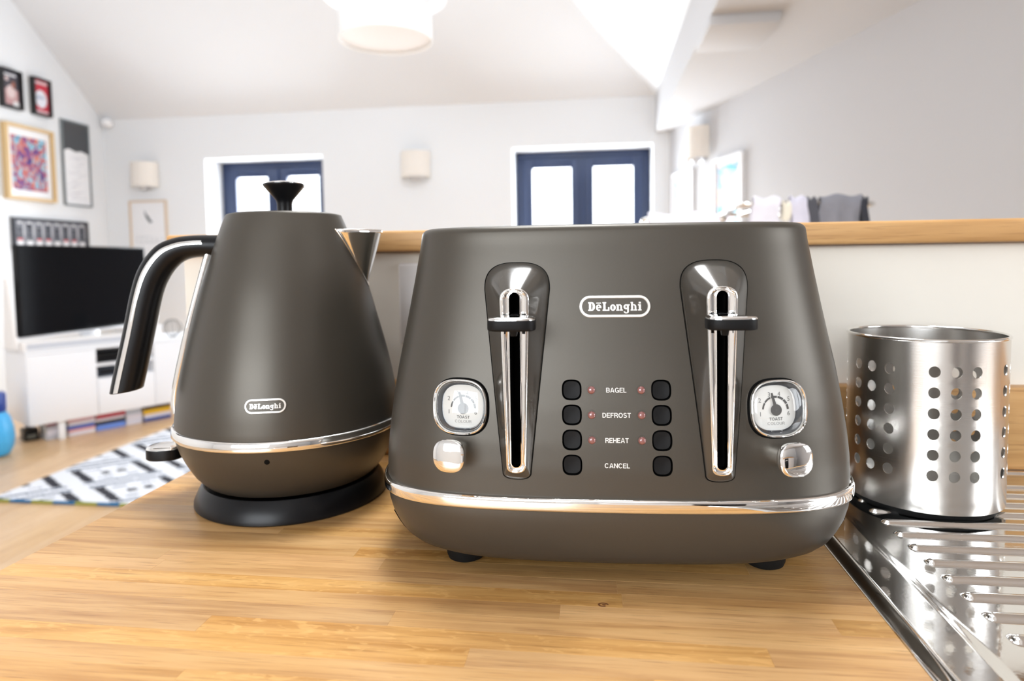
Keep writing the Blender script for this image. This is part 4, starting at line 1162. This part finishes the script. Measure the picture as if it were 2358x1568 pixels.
# tall grey framed scribble sheet
loc, rz, w, h = on_left(5.100, 5.405, .730, 1.463)
t, p, y = picture('tall grey framed sheet with a dark grey top and crumpled white paper', loc, rz, w, h, .012, .02, flat(s2l(120, 128, 132)), M['paper'])
patch(p, y, [rc(-.140, .13, .140, .354)], flat(s2l(72, 74, 78)))
patch(p, y - .0003, [[(-.140, .13), (-.140, .10), (-.08, .125), (0, .105), (.06, .12), (.140, .10), (.140, .13)]], flat(s2l(72, 74, 78)))
rr = random.Random(4); pl = []
for k in range(26):
    x_, z_ = rr.uniform(-.07, .07), rr.uniform(-.33, .07); a_ = rr.uniform(-.5, .5); L_ = rr.uniform(.03, .07); tk = .0022
    pl.append([(x_ - L_ * math.cos(a_), z_ - L_ * math.sin(a_)), (x_ + L_ * math.cos(a_), z_ + L_ * math.sin(a_)), (x_ + L_ * math.cos(a_) - tk, z_ + L_ * math.sin(a_) + tk), (x_ - L_ * math.cos(a_) - tk, z_ - L_ * math.sin(a_) + tk)])
patch(p, y, pl, flat(s2l(188, 188, 200)))
# strip with a row of small monochrome figures
loc, rz, w, h = on_left(4.575, 5.335, .330, .594)
t, p, y = picture('wide black framed strip of small grey and red emblems above the television', loc, rz, w, h, .022, .025, flat(s2l(48, 50, 60)), flat(s2l(128, 130, 138)))
for k in range(8):
    cx = -.315 + k * .09
    patch(p, y, [rc(cx - .022, .01, cx + .022, .06 + .02 * (k % 2)), ell(cx, .085 - .01 * (k % 2), .014, .014), rc(cx - .03, -.025, cx + .03, .005)], flat(s2l(66, 68, 78)))
    patch(p, y - .0002, [ell(cx, .095, .022, .012), rc(cx + .034, -.02, cx + .044, .10)], flat(s2l(205, 205, 210)))
    patch(p, y - .0003, [rc(cx - .024, -.045, cx + .024, -.032)], flat(s2l(215, 70, 75) if k % 3 != 1 else s2l(90, 90, 95)))
    patch(p, y - .0003, [rc(cx - .028, -.085, cx + .03, -.05)], flat(s2l(232, 232, 236)))
# far wall print
t, p, y = picture('light wood framed white print with a small dark feather on the far wall', (-4.098, YF, .53), 0, .372, .545, .016, .02, M['lightwood'], M['paper'])
patch(p, y, [[(-.040, .185), (-.034, .14), (-.014, .095), (.018, .070), (.010, .115), (-.016, .140)], ell(.018, .078, .018, .012)], flat(s2l(60, 78, 88)))
g = G2()
for k in range(5): g.arc(-.10 + k * .05, -.09, .030, .034, .026, .030, 20 + 30 * k, 330 + 20 * k, 14)
patch(p, y, [[g.V[i] for i in f] for f in g.F], flat(s2l(170, 182, 190)))
# right wall map prints
mp_ = abstract_mat('map_print_inks', [(.36, s2l(120, 200, 225)), (.47, s2l(105, 185, 215)), (.53, s2l(205, 195, 215)), (.58, s2l(230, 175, 185)), (.66, s2l(235, 225, 200))], 9, 1.7)
RZ = math.atan2(-2.61, .71)
for s0, s1, lab, sd in ((.10, .50, 'white framed pale blue map print on the right wall nearest the far corner', 0), (.858, 1.275, 'white framed blue and pink map print on the right wall beside the wall lamp', 1)):
    t, p, y = picture(lab, rw((s0 + s1) / 2, 0, .575), RZ, s1 - s0, .61, .022, .025, M['white'], M['paper'])
    patch(p, y, [rc(-.155, -.25, .155, .25)], mp_, 'artwork')
def wall_lamp(label, loc, rz):
    L_ = thing('wall_lamp', label, 'wall lamp', loc, rz, 'linen wall lamps')
    n = 24
    def ring(r, z): return [(r * math.cos(PI + PI * i / n), -.012 + .85 * r * math.sin(PI + PI * i / n), z) for i in range(n + 1)]
    V, Fc = loft([ring(.130, -.112), ring(.130, .112), ring(.1275, .112), ring(.1275, -.112), ring(.130, -.112)], False, False, False)
    mk('lamp_shade', V, Fc, M['linen'], L_, 40)
    box('back_plate', (-.05, -.012, -.135), (.05, -.0005, .05), M['silver'], L_, .003)
    V, Fc = loft([[(u, -.058 + v, z) for u, v in circ(r, 24)] for r, z in ((.012, -.138), (.030, -.132), (.036, -.118), (.03, -.112))])
    mk('lamp_cup', V, Fc, M['silver'], L_, 40)
    box('arm', (-.008, -.058, -.128), (.008, -.011, -.118), M['silver'], L_, .001)
wall_lamp('linen half drum wall lamp above the feather print on the far wall', (-4.105, YF, 1.032), 0)
wall_lamp('linen half drum wall lamp between the two garden doors', (-1.545, YF, 1.045), 0)
wall_lamp('linen half drum wall lamp on the right wall between the map prints', rw(.655, 0, 1.035), RZ)
sn = thing('alarm_sensor', 'small white rounded motion sensor high in the left corner', 'sensor', (-4.44, YF - .001, 1.515))
V, Fc = loft([[(u, -d, v) for u, v in circ(r, 24)] for r, d in ((.035, 0), (.045, .02), (.048, .045), (.040, .07), (.02, .085))])
mk('housing', V, Fc, M['white'], sn, 40); box('bracket', (-.02, -.02, .045), (.02, 0, .06), M['white'], sn, .002)

# pendant lamp: two concentric sheer drums
pn = thing('pendant_lamp', 'white double drum fabric pendant lamp hanging from the vaulted ceiling', 'ceiling lamp', (-.965, 3.02, 1.235))
shm = mat('white_voile', (.93, .94, .95), .8); shm.node_tree.nodes['Principled BSDF'].inputs['Transmission Weight'].default_value = 0.0
def drum(name, r, z0_, z1_, m, par):
    n = 64
    return lathe_obj(name, [(r - .0035, z0_), (r, z0_), (r + .001, z0_ + .006), (r, z0_ + .010), (r, z1_), (r - .0035, z1_), (r - .0035, z0_)], m, par, n, 40, cap0=False, cap1=False)
drum('inner_drum', .215, 0, .26, shm, pn); drum('outer_drum', .286, .195, .42, shm, pn)
lathe_obj('diffuser', [(.210, .012), (.210, .016), (.01, .016)], flat((.80, .80, .82)), pn, 64)
for k in range(3):
    a = 2 * PI * k / 3 + .4; tube('spoke', [(.21 * math.cos(a), .21 * math.sin(a), .25), (0, 0, .28)], .002, M['silver'], pn, 6, up=(0, 0, 1))
    tube('spoke', [(.282 * math.cos(a), .282 * math.sin(a), .41), (0, 0, .41)], .002, M['silver'], pn, 6, up=(0, 0, 1))
zc_ = min(slopeB(0) * 0 + CZ + SL * (XB + .965), CZ + SL * (YF - 3.02), ZT) - 1.235
tube('cord', [(0, 0, .27), (0, 0, zc_ - .02)], .003, M['white'], pn, 8, up=(1, 0, 0))
lathe_obj('ceiling_rose', [(.05, zc_ - .05), (.05, zc_ + .06)], M['white'], pn, 24)

# ------------------------------------------------------------------ clothes airer with washing behind the half wall
AY = 2.0
ar = thing('clothes_airer', 'folding chrome tube clothes airer standing behind the half wall', 'clothes airer', (0, 0, FZ))
def atube(pts, r=.007, name='airer_tube'): return tube(name, spline([(a, b, c - FZ) for a, b, c in pts], 6), r, M['steel'], ar, 10, up=(0, 1, .01))
for yy in (AY + .06, AY + .5):
    atube([(.372, yy, .24), (.385, yy, .300), (.405, yy, .338), (.440, yy, .355), (.50, yy, .358), (.70, yy, .352), (.745, yy, .345), (.768, yy, .325), (.775, yy, .28)])
    for xx in (.40, .74): tube('leg', [(xx, yy, .25 - FZ), (xx + (.12 if xx > .5 else -.12), yy, .004)], .008, M['steel'], ar, 10)
    atube([(.135, yy, .25), (.142, yy, .300), (.160, yy, .322), (.22, yy, .325), (.372, yy, .315)])
    atube([(.135, yy, .25), (.140, yy, .0), (.30, yy, -.5)])
for xx, zz in ((.17, .323), (.23, .324), (.30, .320), (.36, .316), (.45, .356), (.52, .357), (.59, .355), (.66, .353), (.73, .347)):
    atube([(xx, AY + .06, zz), (xx, AY + .25, zz), (xx, AY + .5, zz)], .003, 'rail')
atube([(.425, AY + .06, .352), (.428, AY + .02, .353), (.440, AY - .02, .355), (.60, AY - .02, .355), (.772, AY - .02, .350), (.790, AY + .02, .345), (.792, AY + .06, .34)], .006, 'hanging_rail')
atube([(.146, AY + .06, .315), (.147, AY + .02, .316), (.152, AY - .02, .316), (.26, AY - .02, .316), (.372, AY - .02, .316), (.377, AY + .02, .315), (.378, AY + .06, .315)], .006, 'hanging_rail')
def washing(label, x0, x1, zt, drop, m, amp, seed, ztR=None, corner=0.0):
    n, k = 40, 26; rr = random.Random(seed); ph = [rr.uniform(0, 6.3) for _ in range(4)]; fq = [rr.uniform(10, 24) for _ in range(4)]
    V = []; y0 = AY - .035
    ztR = zt if ztR is None else ztR
    for i in range(n + 1):
        x_ = x0 + (x1 - x0) * i / n; fx = i / n
        top = zt + (ztR - zt) * fx + .004 * math.sin(fx * 9 + ph[0]) - corner * max(0, fx - .86) ** 2 * 50
        w = sum(amp * math.sin(x_ * fq[q] * 6 + ph[q]) for q in range(3)) / 2
        for j in range(k + 1):
            s = j / k
            if s < .42: q = s / .42; yy = y0 + w * (1 - q) ** 1.3 ; z_ = top - drop * (1 - q) * (1 + .06 * math.sin(fx * 14 + ph[1]))
            elif s < .58: q = (s - .42) / .16; yy = y0 + .03 * q; z_ = top + .007 * math.sin(PI * q)
            else: q = (s - .58) / .42; yy = y0 + .03 + abs(w) * q ** 1.3 * .6; z_ = top - drop * .8 * q
            V.append((x_ + .004 * math.sin(z_ * 60 + ph[2]), yy, z_))
    Fc = [(i * (k + 1) + j, (i + 1) * (k + 1) + j, (i + 1) * (k + 1) + j + 1, i * (k + 1) + j + 1) for i in range(n) for j in range(k)]
    o = mk('laundry', V, Fc, m, None, 60)
    md = o.modifiers.new('thick', 'SOLIDIFY'); md.thickness = .003
    tag(o, label, 'laundry', 'washing hung on the airer')
cw = cloth('white_cotton', s2l(222, 220, 230), None); cg = cloth('grey_cotton', s2l(128, 128, 136), None, 60); cp = cloth('pale_lilac_cotton', s2l(205, 203, 218), None); cd = cloth('dark_charcoal_cotton', s2l(42, 44, 54), None)
washing('white cloth on the high rail of the airer, nearest the curved tube', .452, .528, .366, .24, cw, .010, 1)
washing('small cream cloth between the white and lilac washing on the airer', .533, .556, .352, .05, cloth('cream_cotton', s2l(226, 220, 205), None), .003, 2)
washing('pale lilac cloth hanging beside the crumpled grey garment on the airer', .560, .606, .366, .20, cp, .008, 3)
washing('dark patterned sleeve between lilac cloth and grey garment on the airer', .608, .634, .362, .22, cloth('mottled_dark_cotton', s2l(75, 76, 84), None, 90), .012, 4)
washing('crumpled grey garment with deep folds on the right of the airer', .637, .748, .368, .26, cg, .022, 5)
washing('dark charcoal garment at the far right end of the airer', .750, .769, .361, .26, cd, .004, 6, .358)
washing('long white sheet over the low left wing of the airer', .160, .364, .328, .22, cw, .012, 7, .326)
